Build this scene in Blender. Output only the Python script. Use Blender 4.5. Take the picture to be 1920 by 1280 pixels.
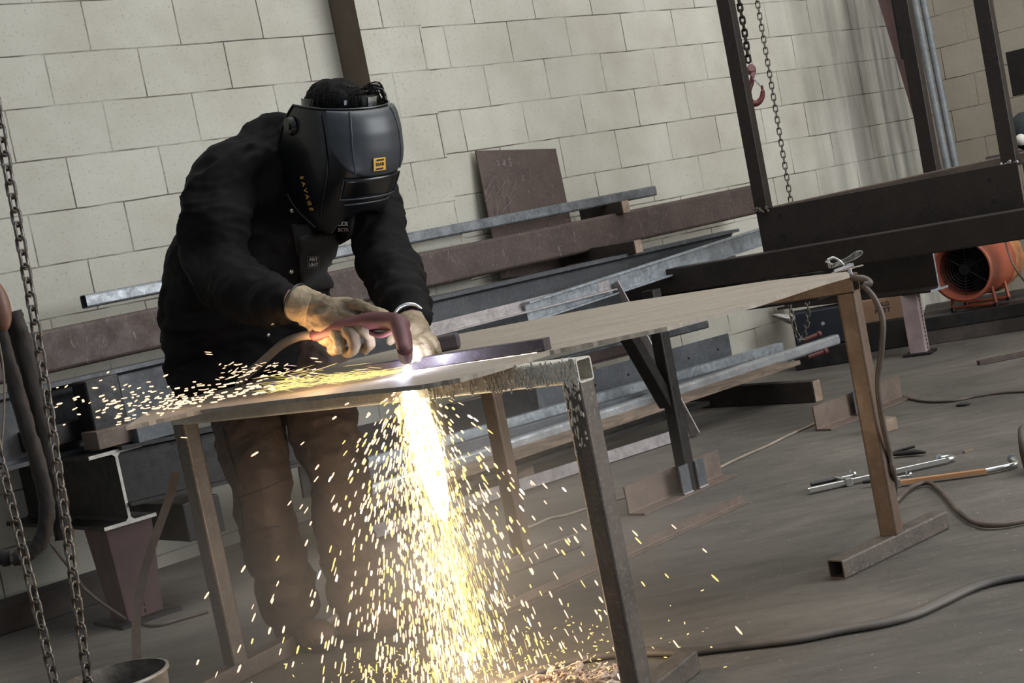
import bpy, bmesh, math, random
from mathutils import Vector as V, Matrix, noise
from mathutils.geometry import tessellate_polygon
random.seed(7)
for o in list(bpy.data.objects): bpy.data.objects.remove(o)
sc = bpy.context.scene
COL = sc.collection
# ---------------------------------------------------------------- camera
FPX, PITCH, ROLL, EYE = 2773.0, math.atan(196/2773.0), math.radians(11.2), 1.02
CF = V((0, math.cos(PITCH), -math.sin(PITCH)))
_r0 = V((1, 0, 0)); _u0 = _r0.cross(CF)
CR = (math.cos(ROLL)*_r0 - math.sin(ROLL)*_u0).normalized()
CU = (math.sin(ROLL)*_r0 + math.cos(ROLL)*_u0).normalized()
CAMP = V((0, 0, EYE))
cam = bpy.data.cameras.new('camera'); camo = bpy.data.objects.new('camera', cam); COL.objects.link(camo)
cam.sensor_width = 36; cam.lens = FPX/1920*36; cam.clip_start = .05; cam.clip_end = 100
M = Matrix((CR, CU, -CF)).transposed().to_4x4(); M.translation = CAMP
camo.matrix_world = M
sc.camera = camo
# ---------------------------------------------------------------- light and exposure
sc.view_settings.view_transform = 'Standard'; sc.view_settings.look = 'None'
sc.view_settings.gamma = 1; sc.view_settings.use_curve_mapping = False
sc.view_settings.exposure = 0.45
w = bpy.data.worlds.new('hall_daylight'); sc.world = w; w.use_nodes = True
w.node_tree.nodes['Background'].inputs[0].default_value = (.80, .90, 1, 1)
w.node_tree.nodes['Background'].inputs[1].default_value = .30
def area(name, loc, target, sx, sy, power, colour):
    l = bpy.data.lights.new(name, 'AREA'); l.shape = 'RECTANGLE'; l.size = sx; l.size_y = sy
    l.energy = power; l.color = colour
    o = bpy.data.objects.new(name, l); COL.objects.link(o); o.location = loc
    o.rotation_euler = (V(target)-V(loc)).to_track_quat('-Z', 'Y').to_euler(); return o
area('skylight', (3.0, 4.5, 6.5), (1.5, 6.5, 0), 5, 6, 270, (1, .985, .95))     # roof lights over the bay
area('roller_door_daylight', (7.6, 1.4, 2.6), (1.0, 6.2, .8), 4, 3.5, 400, (.95, .98, 1))  # open door behind on the right
# ---------------------------------------------------------------- where a point of the photograph stands
def ray(px, py): return CF*FPX + CR*(px-960) - CU*(py-640)
def at(px, py, Y): r = ray(px, py); return CAMP + r*(Y/r.y)
def fl(px, py, z=0.0): r = ray(px, py); return CAMP + r*((z-EYE)/r.z)
WO = V((-1.77, 5.6, 0)); WD = V((.763, .646, 0)).normalized(); WN = V((WD.y, -WD.x, 0))   # back wall: a point, its direction, its normal
def wl(px, py, v=0.0):
    r = ray(px, py); o = WO + WN*v
    return CAMP + r*((o-CAMP).dot(WN)/r.dot(WN))
def wuv(u, v, z): p = WO + WD*u + WN*v; return V((p.x, p.y, z))
# ---------------------------------------------------------------- object helpers
def tag(o, label=None, cat=None, group=None, kind=None):
    if label: o['label'] = label
    if cat: o['category'] = cat
    if group: o['group'] = group
    if kind: o['kind'] = kind
    return o
def thing(name, label, cat, loc=(0, 0, 0), group=None):
    o = bpy.data.objects.new(name, None); COL.objects.link(o); o.location = loc; o.empty_display_size = .1
    return tag(o, label, cat, group)
def worldloc(o):
    p = V((0, 0, 0))
    while o: p += V(o.location); o = o.parent
    return p
class MB:
    """collects world-space geometry and links it as ONE mesh object"""
    def __init__(s): s.v = []; s.f = []; s.sm = []
    def add(s, vs, fs, smooth=False):
        b = len(s.v); s.v += [V(p) for p in vs]; s.f += [tuple(b+i for i in f) for f in fs]; s.sm += [smooth]*len(fs)
    def build(s, name, mat, parent=None, label=None, cat=None, group=None, kind=None, origin=None, bevel=0, subd=0):
        if parent: org = worldloc(parent)
        elif origin is not None: org = V(origin)
        else:
            n = len(s.v); c = sum(s.v, V((0, 0, 0)))/n; org = V((c.x, c.y, min(p.z for p in s.v)))
        me = bpy.data.meshes.new(name); me.from_pydata([p-org for p in s.v], [], s.f)
        me.polygons.foreach_set('use_smooth', s.sm)
        bm = bmesh.new(); bm.from_mesh(me); bmesh.ops.recalc_face_normals(bm, faces=bm.faces); bm.to_mesh(me); bm.free()
        me.materials.append(mat); me.update()
        o = bpy.data.objects.new(name, me); COL.objects.link(o)
        if parent: o.parent = parent
        else: o.location = org
        if bevel:
            m = o.modifiers.new('bevel', 'BEVEL'); m.width = bevel; m.segments = 2; m.limit_method = 'ANGLE'; m.angle_limit = math.radians(40)
        if subd:
            m = o.modifiers.new('subd', 'SUBSURF'); m.levels = subd; m.render_levels = subd
        return tag(o, label, cat, group, kind)
    # -- shapes
    def hexa(s, c8): s.add(c8, [(0, 1, 2, 3), (7, 6, 5, 4), (0, 4, 5, 1), (1, 5, 6, 2), (2, 6, 7, 3), (3, 7, 4, 0)]); return s
    def box(s, c, sz, ax=None):
        c = V(c); X, Y, Z = ax if ax else (V((1, 0, 0)), V((0, 1, 0)), V((0, 0, 1)))
        X, Y, Z = X*sz[0]/2, Y*sz[1]/2, Z*sz[2]/2
        return s.hexa([c-X-Y-Z, c+X-Y-Z, c+X+Y-Z, c-X+Y-Z, c-X-Y+Z, c+X-Y+Z, c+X+Y+Z, c-X+Y+Z])
    def extrude(s, loops, p0, p1, side=None, smooth=False, shear0=0):
        """sweep a section (outer loop, optional inner loop; x to the side, y up) from p0 to p1"""
        p0, p1 = V(p0), V(p1); a = (p1-p0).normalized()
        if side is None: side = V((0, 0, 1)).cross(a)*-1
        side = (V(side)-a*V(side).dot(a)).normalized(); up = side.cross(a)
        if up.z < 0: up = -up
        L = [[[p+side*x+up*y for x, y in lp] for lp in loops] for p in (p0, p1)]
        for k in range(len(loops)):
            n = len(loops[k]); s.add(L[0][k]+L[1][k], [(i, (i+1) % n, n+(i+1) % n, n+i) for i in range(n)], smooth)
        for e in (0, 1):
            if len(loops) == 1:
                lp = L[e][0]
                tri = tessellate_polygon([[V((x, y, 0)) for x, y in loops[0]]])
                s.add(lp, [tuple(t) for t in tri])
            else:
                n = len(loops[0]); s.add(L[e][0]+L[e][1], [(i, (i+1) % n, n+(i+1) % n, n+i) for i in range(n)])
        return s
    def tube(s, pts, r, n=8, caps=True, smooth=True, flat=None):
        pts = [V(p) for p in pts]; rs = r if isinstance(r, (list, tuple)) else [r]*len(pts)
        t = (pts[1]-pts[0]).normalized(); u = t.orthogonal().normalized() if flat is None else (V((0, 0, 1)).cross(t)).normalized()
        rings = []
        for i, p in enumerate(pts):
            t2 = (pts[min(i+1, len(pts)-1)]-pts[max(i-1, 0)]).normalized()
            if flat is None: u = (u-t2*u.dot(t2)).normalized()
            else: u = V((0, 0, 1)).cross(t2).normalized()
            w_ = t2.cross(u)
            ry = rs[i]*(flat if flat else 1)
            rings.append([p+u*(math.cos(2*math.pi*k/n)*rs[i])+w_*(math.sin(2*math.pi*k/n)*ry) for k in range(n)])
        vs = [p for rg in rings for p in rg]
        fs = [(i*n+k, i*n+(k+1) % n, (i+1)*n+(k+1) % n, (i+1)*n+k) for i in range(len(pts)-1) for k in range(n)]
        s.add(vs, fs, smooth)
        if caps: s.add(rings[0], [tuple(range(n))]); s.add(rings[-1], [tuple(range(n))])
        return s
    def loft(s, rings, caps=True, smooth=True, closed=True):
        n = len(rings[0]); vs = [p for rg in rings for p in rg]
        fs = [(i*n+k, i*n+(k+1) % n, (i+1)*n+(k+1) % n, (i+1)*n+k) for i in range(len(rings)-1) for k in range(n if closed else n-1)]
        s.add(vs, fs, smooth)
        if caps and closed: s.add(rings[0], [tuple(range(n))], smooth); s.add(rings[-1], [tuple(range(n))], smooth)
        return s
    def ball(s, c, r, n=12, m=8, ax=None):
        c = V(c); r = (r, r, r) if not isinstance(r, (tuple, list)) else r
        X, Y, Z = ax if ax else (V((1, 0, 0)), V((0, 1, 0)), V((0, 0, 1)))
        rings = []
        for j in range(1, m):
            th = math.pi*j/m
            rings.append([c+X*(r[0]*math.sin(th)*math.cos(2*math.pi*k/n))+Y*(r[1]*math.sin(th)*math.sin(2*math.pi*k/n))+Z*(r[2]*math.cos(th)) for k in range(n)])
        b = [p for rg in rings for p in rg]; s.loft(rings, caps=False)
        s.add(rings[0]+[c+Z*r[2]], [(k, (k+1) % n, n) for k in range(n)], True)
        s.add(rings[-1]+[c-Z*r[2]], [((k+1) % n, k, n) for k in range(n)], True)
        return s
    def disc_cyl(s, c, axis, r, h, n=20, r2=None):
        c = V(c); a = V(axis).normalized(); u = a.orthogonal().normalized(); w_ = a.cross(u); r2 = r if r2 is None else r2
        R = [[c+a*(h*e)+(u*math.cos(2*math.pi*k/n)+w_*math.sin(2*math.pi*k/n))*q for k in range(n)] for e, q in ((0, r), (1, r2))]
        s.add(R[0]+R[1], [(k, (k+1) % n, n+(k+1) % n, n+k) for k in range(n)], True)
        s.add(R[0], [tuple(range(n))]); s.add(R[1], [tuple(range(n))]); return s
    def ringtube(s, c, axis, R, r, n=32, m=10, arc=(0, 2*math.pi), start=None):
        a = V(axis).normalized(); u = V(start) if start is not None else a.orthogonal(); u = (u-a*u.dot(a)).normalized(); w_ = a.cross(u)
        full = abs(arc[1]-arc[0]-2*math.pi) < 1e-6; k_ = n if full else n+1
        pts = [V(c)+(u*math.cos(arc[0]+(arc[1]-arc[0])*i/n)+w_*math.sin(arc[0]+(arc[1]-arc[0])*i/n))*R for i in range(n+1)]
        return s.tube(pts, r, m, caps=not full)
def rrect(w_, h_, r, seg=3, cy=0):
    r = max(1e-4, min(r, w_/2-1e-4, h_/2-1e-4)); out = []
    for cx, cz, a0 in ((w_/2-r, h_/2-r, 0), (-w_/2+r, h_/2-r, 90), (-w_/2+r, -h_/2+r, 180), (w_/2-r, -h_/2+r, 270)):
        for i in range(seg+1):
            a = math.radians(a0+90*i/seg); out.append((cx+r*math.cos(a), cy+cz+r*math.sin(a)))
    return out
def s_rhs(w_, h_, t=.004, r=None):
    r = r if r else t*1.6; return [rrect(w_, h_, r), rrect(w_-2*t, h_-2*t, max(r-t, .001))]
def s_bar(w_, h_, r=.0015): return [rrect(w_, h_, r, 2)]
def s_angle(a, b, t, fx=1, fy=1):      # legs a to the side, b up, corner at the origin
    return [[(fx*x, fy*y) for x, y in ((0, 0), (a, 0), (a, t), (t*1.5, t), (t, t*1.5), (t, b), (0, b))]]
def s_chan(h, b, t, fx=1):             # web upright at x=0, flanges to the side
    return [[(fx*x, y) for x, y in ((0, -h/2), (b, -h/2), (b, -h/2+t), (t, -h/2+t), (t, h/2-t), (b, h/2-t), (b, h/2), (0, h/2))]]
def s_isec(h, b, tw, tf):
    a, c, e, g = b/2, tw/2, h/2, h/2-tf; k = tw
    return [[(-a, -e), (a, -e), (a, -g), (c+k, -g), (c, -g+k), (c, g-k), (c+k, g), (a, g), (a, e), (-a, e), (-a, g), (-c-k, g), (-c, g-k), (-c, -g+k), (-c-k, -g), (-a, -g)]]
def curve(pts, n=8):
    pts = [V(p) for p in pts]; P = [pts[0]*2-pts[1]]+pts+[pts[-1]*2-pts[-2]]; out = []
    for i in range(1, len(P)-2):
        a, b, c, d = P[i-1:i+3]
        for k in range(n):
            t = k/n; out.append(.5*((2*b)+(c-a)*t+(2*a-5*b+4*c-d)*t*t+(3*b-a-3*c+d)*t**3))
    return out+[pts[-1]]
def boolcut(o, cutters):
    for c in cutters:
        m = o.modifiers.new('hole', 'BOOLEAN'); m.object = c; m.operation = 'DIFFERENCE'; m.solver = 'EXACT'
# ---------------------------------------------------------------- materials
def hx(h):
    h = h.lstrip('#'); c = [int(h[i:i+2], 16)/255 for i in (0, 2, 4)]
    return tuple((x/12.92 if x <= .04045 else ((x+.055)/1.055)**2.4) for x in c)+(1,)
class NT:
    def __init__(s, name):
        s.m = bpy.data.materials.new(name); s.m.use_nodes = True; s.t = s.m.node_tree; s.b = s.t.nodes['Principled BSDF']
        s.out = s.t.nodes['Material Output']
    def n(s, typ, **k):
        nd = s.t.nodes.new(typ)
        for a, b in k.items():
            if a.startswith('i_'): nd.inputs[a[2:].replace('_', ' ')].default_value = b
            else: setattr(nd, a, b)
        return nd
    def l(s, a, ao, b, bi): s.t.links.new(a.outputs[ao], b.inputs[bi])
    def coords(s, scale=(1, 1, 1), src='Object', rot=(0, 0, 0)):
        tc = s.n('ShaderNodeTexCoord'); mp = s.n('ShaderNodeMapping'); mp.inputs['Scale'].default_value = scale; mp.inputs['Rotation'].default_value = rot
        s.l(tc, src, mp, 'Vector'); return mp
    def noise(s, mp, scale, detail=6, rough=.6, dist=0):
        nd = s.n('ShaderNodeTexNoise'); nd.inputs['Scale'].default_value = scale; nd.inputs['Detail'].default_value = detail
        nd.inputs['Roughness'].default_value = rough; nd.inputs['Distortion'].default_value = dist
        s.l(mp, 'Vector', nd, 'Vector'); return nd
    def ramp(s, src, so, stops):
        r = s.n('ShaderNodeValToRGB'); e = r.color_ramp.elements
        while len(e) < len(stops): e.new(.5)
        for q, (p, c) in zip(e, stops): q.position = p; q.color = c if len(c) == 4 else tuple(c)+(1,)
        s.l(src, so, r, 'Fac'); return r
    def mix(s, fac, a, b, typ='MIX'):
        m = s.n('ShaderNodeMix', data_type='RGBA', blend_type=typ)
        for i, x in ((0, fac), (6, a), (7, b)):
            if isinstance(x, tuple) and hasattr(x[0], 'outputs'): s.t.links.new(x[0].outputs[x[1]], m.inputs[i])
            else: m.inputs[i].default_value = x
        return (m, 2)
    def bump(s, src, strength, dist=.01, prev=None):
        b = s.n('ShaderNodeBump'); b.inputs['Strength'].default_value = strength; b.inputs['Distance'].default_value = dist
        s.t.links.new(src[0].outputs[src[1]], b.inputs['Height'])
        if prev: s.t.links.new(prev.outputs[0], b.inputs['Normal'])
        s.t.links.new(b.outputs[0], s.b.inputs['Normal']); return b
    def base(s, src): s.t.links.new(src[0].outputs[src[1]], s.b.inputs['Base Color'])
G0, G1 = (0, 0, 0, 1), (1, 1, 1, 1)
def simple(name, c, rough=.5, metal=0.0, c2=None, scale=12, bump=0, bscale=60, stretch=(1, 1, 1), lo=.4, hi=.6, coat=0):
    m = NT(name); m.b.inputs['Roughness'].default_value = rough; m.b.inputs['Metallic'].default_value = metal
    m.b.inputs['Base Color'].default_value = hx(c)
    if coat: m.b.inputs['Coat Weight'].default_value = coat
    if c2 or bump:
        mp = m.coords(stretch)
        if c2:
            nz = m.noise(mp, scale); r = m.ramp(nz, 'Fac', [(lo, hx(c)), (hi, hx(c2))]); m.base((r, 'Color'))
        if bump: nb = m.noise(mp, bscale, 4); m.bump((nb, 'Fac'), bump, .004)
    return m.m
def steel(name, c, c2, spec=None, rough=.55, metal=.35, scale=6, streak=(1, 1, 1), scratch=.0, bump=.15):
    """rolled steel: mottled mill scale, finer specks, uneven gloss"""
    m = NT(name); mp = m.coords(streak)
    n1 = m.noise(mp, scale, 8, .65, .4); r1 = m.ramp(n1, 'Fac', [(.36, hx(c)), (.64, hx(c2))]); src = (r1, 'Color')
    if spec:
        mp2 = m.coords((1, 1, 1)); n2 = m.noise(mp2, scale*16, 5, .7); r2 = m.ramp(n2, 'Fac', [(.52, G0), (.72, (.7, .7, .7, 1))]); src = m.mix((r2, 'Color'), src, hx(spec))
    if scratch:
        mp3 = m.coords((40, 3, 6), rot=(.3, .5, .2)); n3 = m.noise(mp3, 3, 3, .5, 1.5); r3 = m.ramp(n3, 'Fac', [(.66, G0), (.70, (scratch,)*3+(1,))]); src = m.mix((r3, 'Color'), src, hx('#a89c92'))
    m.base(src)
    n4 = m.noise(mp, scale*3, 5); r4 = m.ramp(n4, 'Fac', [(.3, (rough-.13,)*3+(1,)), (.7, (rough+.13,)*3+(1,))]); m.t.links.new(r4.outputs[0], m.b.inputs['Roughness'])
    m.b.inputs['Metallic'].default_value = metal
    if bump: nb = m.noise(mp, 90, 5); m.bump((nb, 'Fac'), bump, .003)
    return m.m
MT = {}
MT['brown'] = steel('rusty_mill_scale_steel', '#3b2f2b', '#483a35', '#5e4c44', .6, .2, 5, scratch=.2)
MT['brownlight'] = steel('pale_rusty_steel', '#574a42', '#695a50', '#7d6d62', .6, .15, 8)
MT['dark'] = steel('dark_mill_scale_steel', '#211b19', '#2a2320', '#3c312b', .5, .3, 5)
MT['black'] = steel('black_steel', '#141212', '#1c1a19', '#2a2522', .45, .3, 8)
MT['grey'] = steel('grey_rolled_steel', '#3c3e41', '#4a4b4e', '#5d5d5e', .5, .35, 4)
MT['grey2'] = steel('blue_grey_plate_steel', '#474a4e', '#595b5f', '#6e6e6f', .5, .35, 5)
MT['galv'] = steel('galvanised_steel', '#868c92', '#a6abb0', '#c4c8ca', .38, .6, 14)
MT['bright'] = steel('bright_tube_steel', '#9a9da0', '#b4b7ba', '#d0d2d4', .24, .55, 6, bump=.02)
MT['tube'] = steel('clean_tube_steel', '#55585c', '#74777a', '#9a9b9b', .38, .6, 8, bump=.05)
MT['rough'] = steel('scabby_angle_steel', '#7d7676', '#a19a99', '#cfc9c4', .6, .3, 22, bump=.5)
MT['trestle'] = steel('worn_trestle_steel', '#4c443f', '#61574f', '#7d7369', .5, .3, 7)
MT['trestle2'] = steel('bronze_trestle_steel', '#55463b', '#655346', '#776557', .5, .3, 4)
MT['plate'] = steel('weathered_table_plate', '#82786b', '#958a7c', '#a69b8d', .6, .1, 4, streak=(1, 5, 1))
MT['wood'] = simple('sawn_timber', '#7b6a5b', .8, 0, '#5f5145', 10, .3, 50, (1, 1, 6))
MT['woodend'] = simple('timber_end_grain', '#8d7b6b', .85, 0, '#756455', 20, .3, 60)
MT['wooddark'] = simple('dark_timber', '#2b2521', .8, 0, '#3a312b', 9, .4, 50)  # shade on the spacers' side faces is put into this dark tone
MT['chain'] = simple('chain_steel', '#7d7872', .38, .8, '#4c4641', 30, .2, 80)
MT['chaindark'] = simple('oily_dark_chain_steel', '#2a2523', .5, .6)
MT['cable'] = simple('brown_black_rubber_cable', '#3c332d', .55, 0, '#574b43', 8)
MT['chrome'] = simple('nickel_plated_steel', '#c9c9c7', .22, .9)
MT['blackpaint'] = simple('satin_black_paint', '#141414', .4)
MT['hole'] = simple('black_hole', '#060606', .9)
# ================================================================ THE SETTING
def wallmat(name, c1, c2, dark, zoff, uoff, dark_streaks=False, bright=1.0):
    m = NT(name); tc = m.n('ShaderNodeTexCoord'); sp = m.n('ShaderNodeSeparateXYZ'); m.l(tc, 'Object', sp, 0)
    cb = m.n('ShaderNodeCombineXYZ'); m.l(sp, 'X', cb, 'X'); m.l(sp, 'Z', cb, 'Y')
    ad = m.n('ShaderNodeVectorMath', operation='ADD'); m.l(cb, 0, ad, 0); ad.inputs[1].default_value = (uoff, zoff, 0)
    # hand-laid courses wander by a millimetre or two
    mp = m.n('ShaderNodeMapping'); m.l(tc, 'Object', mp, 'Vector')
    wob = m.noise(mp, 2.2, 4); sb = m.n('ShaderNodeVectorMath', operation='SUBTRACT'); m.l(wob, 'Color', sb, 0); sb.inputs[1].default_value = (.5, .5, .5)
    sc_ = m.n('ShaderNodeVectorMath', operation='SCALE'); m.l(sb, 0, sc_, 0); sc_.inputs['Scale'].default_value = .014
    a2 = m.n('ShaderNodeVectorMath', operation='ADD'); m.l(ad, 0, a2, 0); m.l(sc_, 0, a2, 1)
    br = m.n('ShaderNodeTexBrick'); m.l(a2, 0, br, 'Vector')
    br.offset = .5; br.inputs['Scale'].default_value = 1; br.inputs['Brick Width'].default_value = .4; br.inputs['Row Height'].default_value = .2
    br.inputs['Mortar Size'].default_value = .0033; br.inputs['Mortar Smooth'].default_value = .35; br.inputs['Bias'].default_value = 0
    br.inputs['Color1'].default_value = hx(c1); br.inputs['Color2'].default_value = hx(c2); br.inputs['Mortar'].default_value = hx(dark)
    big = m.noise(mp, 1.6, 6, .6); rb = m.ramp(big, 'Fac', [(.3, (.76, .74, .70)), (.62, (1, 1, 1))])
    src = m.mix(1.0, (br, 'Color'), (rb, 'Color'), 'MULTIPLY')
    # joints filled by paint here and there
    nf = m.noise(mp, 3.1, 3); rf = m.ramp(nf, 'Fac', [(.42, G0), (.60, (.8, .8, .8, 1))])
    plain = m.mix(1.0, hx(c1), (rb, 'Color'), 'MULTIPLY'); src = m.mix((rf, 'Color'), src, plain)
    # pitted face of the blocks
    fine = m.noise(mp, 75, 4, .75); rp = m.ramp(fine, 'Fac', [(.34, (.50, .47, .43)), (.43, (1, 1, 1))])
    src = m.mix(.55, src, (m.mix(1.0, src, (rp, 'Color'), 'MULTIPLY')[0], 2))
    pit = m.n('ShaderNodeTexVoronoi'); pit.inputs['Scale'].default_value = 26; m.l(mp, 'Vector', pit, 'Vector')
    pr = m.ramp(pit, 'Distance', [(.035, (.35, .32, .29)), (.075, (1, 1, 1))]); src = m.mix(.6, src, (m.mix(1.0, src, (pr, 'Color'), 'MULTIPLY')[0], 2))
    if dark_streaks:   # dark vertical streaks, stronger towards the corner
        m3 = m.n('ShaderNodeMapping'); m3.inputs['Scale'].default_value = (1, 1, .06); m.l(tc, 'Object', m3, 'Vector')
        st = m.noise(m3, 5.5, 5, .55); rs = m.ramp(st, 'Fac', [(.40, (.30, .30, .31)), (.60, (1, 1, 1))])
        mr = m.n('ShaderNodeMapRange'); mr.inputs['From Min'].default_value = dark_streaks[0]; mr.inputs['From Max'].default_value = dark_streaks[1]; m.l(sp, 'X', mr, 0)
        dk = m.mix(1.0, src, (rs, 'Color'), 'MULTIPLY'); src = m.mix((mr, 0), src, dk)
    m.base(src); m.b.inputs['Roughness'].default_value = .75
    inv = m.n('ShaderNodeMath', operation='SUBTRACT'); inv.inputs[0].default_value = 1; m.l(br, 'Fac', inv, 1)
    b1 = m.bump((inv, 0), .5, .004); m.bump((fine, 'Fac'), .35, .003, b1)
    return m.m
LEN = 6.05
def wall_obj(name, org, d, u0, u1, v0, v1, z0, z1, mat, side=None):
    """a straight block wall: mesh in its own frame, x along the wall"""
    me = bpy.data.meshes.new(name); bm = bmesh.new()
    vs = [bm.verts.new((x, y, z)) for z in (z0, z1) for x, y in ((u0, v0), (u1, v0), (u1, v1), (u0, v1))]
    for f in ((0, 1, 2, 3), (7, 6, 5, 4), (0, 4, 5, 1), (1, 5, 6, 2), (2, 6, 7, 3), (3, 7, 4, 0)): bm.faces.new([vs[i] for i in f])
    bmesh.ops.recalc_face_normals(bm, faces=bm.faces); bm.to_mesh(me); bm.free(); me.materials.append(mat)
    o = bpy.data.objects.new(name, me); COL.objects.link(o); o.location = (org.x, org.y, 0)
    o.rotation_euler = (0, 0, math.atan2(d.y, d.x)); o['kind'] = 'structure'
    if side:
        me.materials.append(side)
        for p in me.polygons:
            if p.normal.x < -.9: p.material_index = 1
    return o
# local y of the wall points away from the room (-WN)
MT['wall'] = wallmat('painted_block_wall', '#a6a398', '#afaca1', '#4d473f', -.048, .12, dark_streaks=(4.6, 5.7))
MT['wall2'] = wallmat('side_block_wall', '#9a9184', '#a39a8d', '#453d36', -.048, .2)
MT['pilaster'] = wallmat('pilaster_blocks', '#a6a398', '#afaca1', '#4d473f', -.02, .02)
uR = (V((2.85, 9.56, 0))-WO).dot(WD)
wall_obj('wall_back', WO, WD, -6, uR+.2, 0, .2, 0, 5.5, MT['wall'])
corner = WO+WD*uR
SD = V((.646, -.763, 0)).normalized()
wall_obj('wall_right', corner, SD, 0, 7.3, 0, .2, 0, 5.5, MT['wall2'])
pu0 = (wl(690, 130, .19)-WO).dot(WD); 
wall_obj('wall_pilaster', WO, WD, pu0, pu0+.34, -.19, .02, 0, 5.5, MT['pilaster'], simple('shaded_brown_return', '#64574a', .8, 0, '#5a4e42', 5, .2))  # side face: brown paint plus the shade on it, put into one colour
# floor
m = NT('dusty_concrete_floor'); mp = m.coords((1, 1, 1)); mps = m.coords((.5, 2.2, 1), rot=(0, 0, -.7))
n1 = m.noise(mp, .8, 8, .62, .5); r1 = m.ramp(n1, 'Fac', [(.34, hx('#46423e')), (.52, hx('#5c5751')), (.7, hx('#736d65'))])
n2 = m.noise(mps, 5, 8, .7, 1.2); r2 = m.ramp(n2, 'Fac', [(.34, (.72, .70, .68)), (.62, (1.06, 1.05, 1.03))])
src = m.mix(1.0, (r1, 'Color'), (r2, 'Color'), 'MULTIPLY')
n3 = m.noise(mp, 42, 5, .75); r3 = m.ramp(n3, 'Fac', [(.63, G0), (.68, (.6, .6, .6, 1))]); src = m.mix((r3, 'Color'), src, hx('#2c2622'))
n5 = m.noise(mp, 60, 3, .6); r5 = m.ramp(n5, 'Fac', [(.68, G0), (.72, (.7, .7, .7, 1))]); src = m.mix((r5, 'Color'), src, hx('#a79f95'))
m.base(src); m.b.inputs['Roughness'].default_value = .7
n4 = m.noise(mp, 18, 8, .7); m.bump((n4, 'Fac'), .35, .012)
mb = MB(); mb.box((1, 5, -.05), (22, 18, .1)); mb.build('floor', m.m, kind='structure', origin=(0, 0, 0))
# ================================================================ STEEL RACK ALONG THE BLOCK WALL
def bar(name, loops, p0, p1, mat, label, cat, group=None, side=None, parent=None, bevel=0, kind=None):
    mb = MB(); mb.extrude(loops, p0, p1, side); return mb.build(name, mat, parent, label, cat, group, kind, bevel=bevel)
# leaning plate, scribed with chalk marks
mb = MB()
q = [wl(890, 283, .03), wl(1040, 279, .03), wl(1088, 505, .10), wl(937, 522, .10)]
mb.hexa([p for p in q]+[p+WN*.008 for p in q])
pl = mb.build('steel_plate', MT['brown'], None, 'brown scratched rectangular steel plate leaning upright against the block wall', 'steel plate')
def text3d(name, txt, size, mat, org, xdir, ydir, parent=None, depth=.0006, font_shear=0, align='CENTER', bold=0, sx=1):
    cu = bpy.data.curves.new(name, 'FONT'); cu.body = txt; cu.size = size; cu.align_x = align; cu.align_y = 'CENTER'; cu.extrude = depth; cu.offset = bold; cu.shear = font_shear; cu.resolution_u = 3
    o = bpy.data.objects.new(name+'_curve', cu); COL.objects.link(o)
    bpy.context.view_layer.update(); me = bpy.data.meshes.new_from_object(o.evaluated_get(bpy.context.evaluated_depsgraph_get()))
    bpy.data.objects.remove(o)
    x = V(xdir).normalized(); y = V(ydir); y = (y-x*y.dot(x)).normalized(); z = x.cross(y)
    R = Matrix((x, y, z)).transposed()
    off = worldloc(parent) if parent else V((0, 0, 0))
    for vv in me.vertices: c = V((vv.co.x*sx, vv.co.y, vv.co.z)); vv.co = R @ c + V(org) - off
    me.materials.clear(); me.materials.append(mat)
    ob = bpy.data.objects.new(name, me); COL.objects.link(ob)
    if parent: ob.parent = parent
    return ob
MT['chalk'] = simple('chalk', '#8d8580', .9)
MT['chalk2'] = simple('faint_chalk', '#6d6460', .9)
text3d('chalk_numbers', '3 4 5', .05, MT['chalk2'], wl(945, 307, .0465), WD, (0, 0, 1), pl)
mb = MB(); rr = random.Random(5)
for k in range(16):
    x, y = rr.uniform(920, 975), rr.uniform(325, 380); dx, dy = rr.uniform(-22, 12), rr.uniform(8, 34)
    t = .0485+.0009*(y-325)/4
    mb.tube([wl(x, y, .055+.07*(y-283)/230), wl(x+dx, y+dy, .055+.07*(y+dy-283)/230)], .0009, 4)
mb.build('chalk_scribbles', MT['chalk2'], pl)

bar('steel_tube', s_rhs(.05, .05, .003, .009), wl(157, 566, .25), wl(1224, 358, .25), MT['tube'],
    'long clean grey square steel tube lying along the top of the wall rack', 'steel tube')
bar('steel_beam', s_rhs(.15, .155, .006, .014), wl(-90, 697, .25), wl(1421, 372, .25), MT['brown'],
    'long thick brown rusty box beam along the block wall', 'steel beam')
def timber(p_end, L, w_, h_, label, rot=None, mat='wooddark', endmat='woodend', group=None, axis=None, wd=None):
    """block whose sawn end points into the room; p_end = bottom centre of that end"""
    ax = axis or WN; sd = wd or WD; p = V(p_end)
    mb = MB(); mb.box(p-ax*(L/2)+V((0, 0, h_/2)), (w_, L, h_), (sd, ax, V((0, 0, 1)))); o = mb.build('timber_block', MT[mat], None, label, 'timber block', group, bevel=.004)
    me = MB(); me.box(p+ax*.0015+V((0, 0, h_/2)), (w_-.004, .003, h_-.004), (sd, ax, V((0, 0, 1)))); me.build('sawn_end', MT[endmat], o, 'pale sawn end'); return o
timber(wl(1175, 399, .37), .30, .05, .062, 'short dark timber spacer under the right end of the grey tube')
timber(wl(1199, 474, .62), .58, .05, .062, 'dark timber spacer under the thick brown box beam')
# deep grey beam under it
bar('steel_beam', s_isec(.25, .12, .012, .015), wl(-110, 838, .55), wl(1377, 477, .50), MT['grey'],
    'deep blue-grey rolled beam under the brown box beam', 'steel beam')
bar('steel_channel', s_chan(.085, .04, .007, 1), wl(985, 586, .82), wl(1445, 437, .74), MT['galv'],
    'light galvanised steel channel with stencilled marks running up behind the table', 'steel channel')
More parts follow.
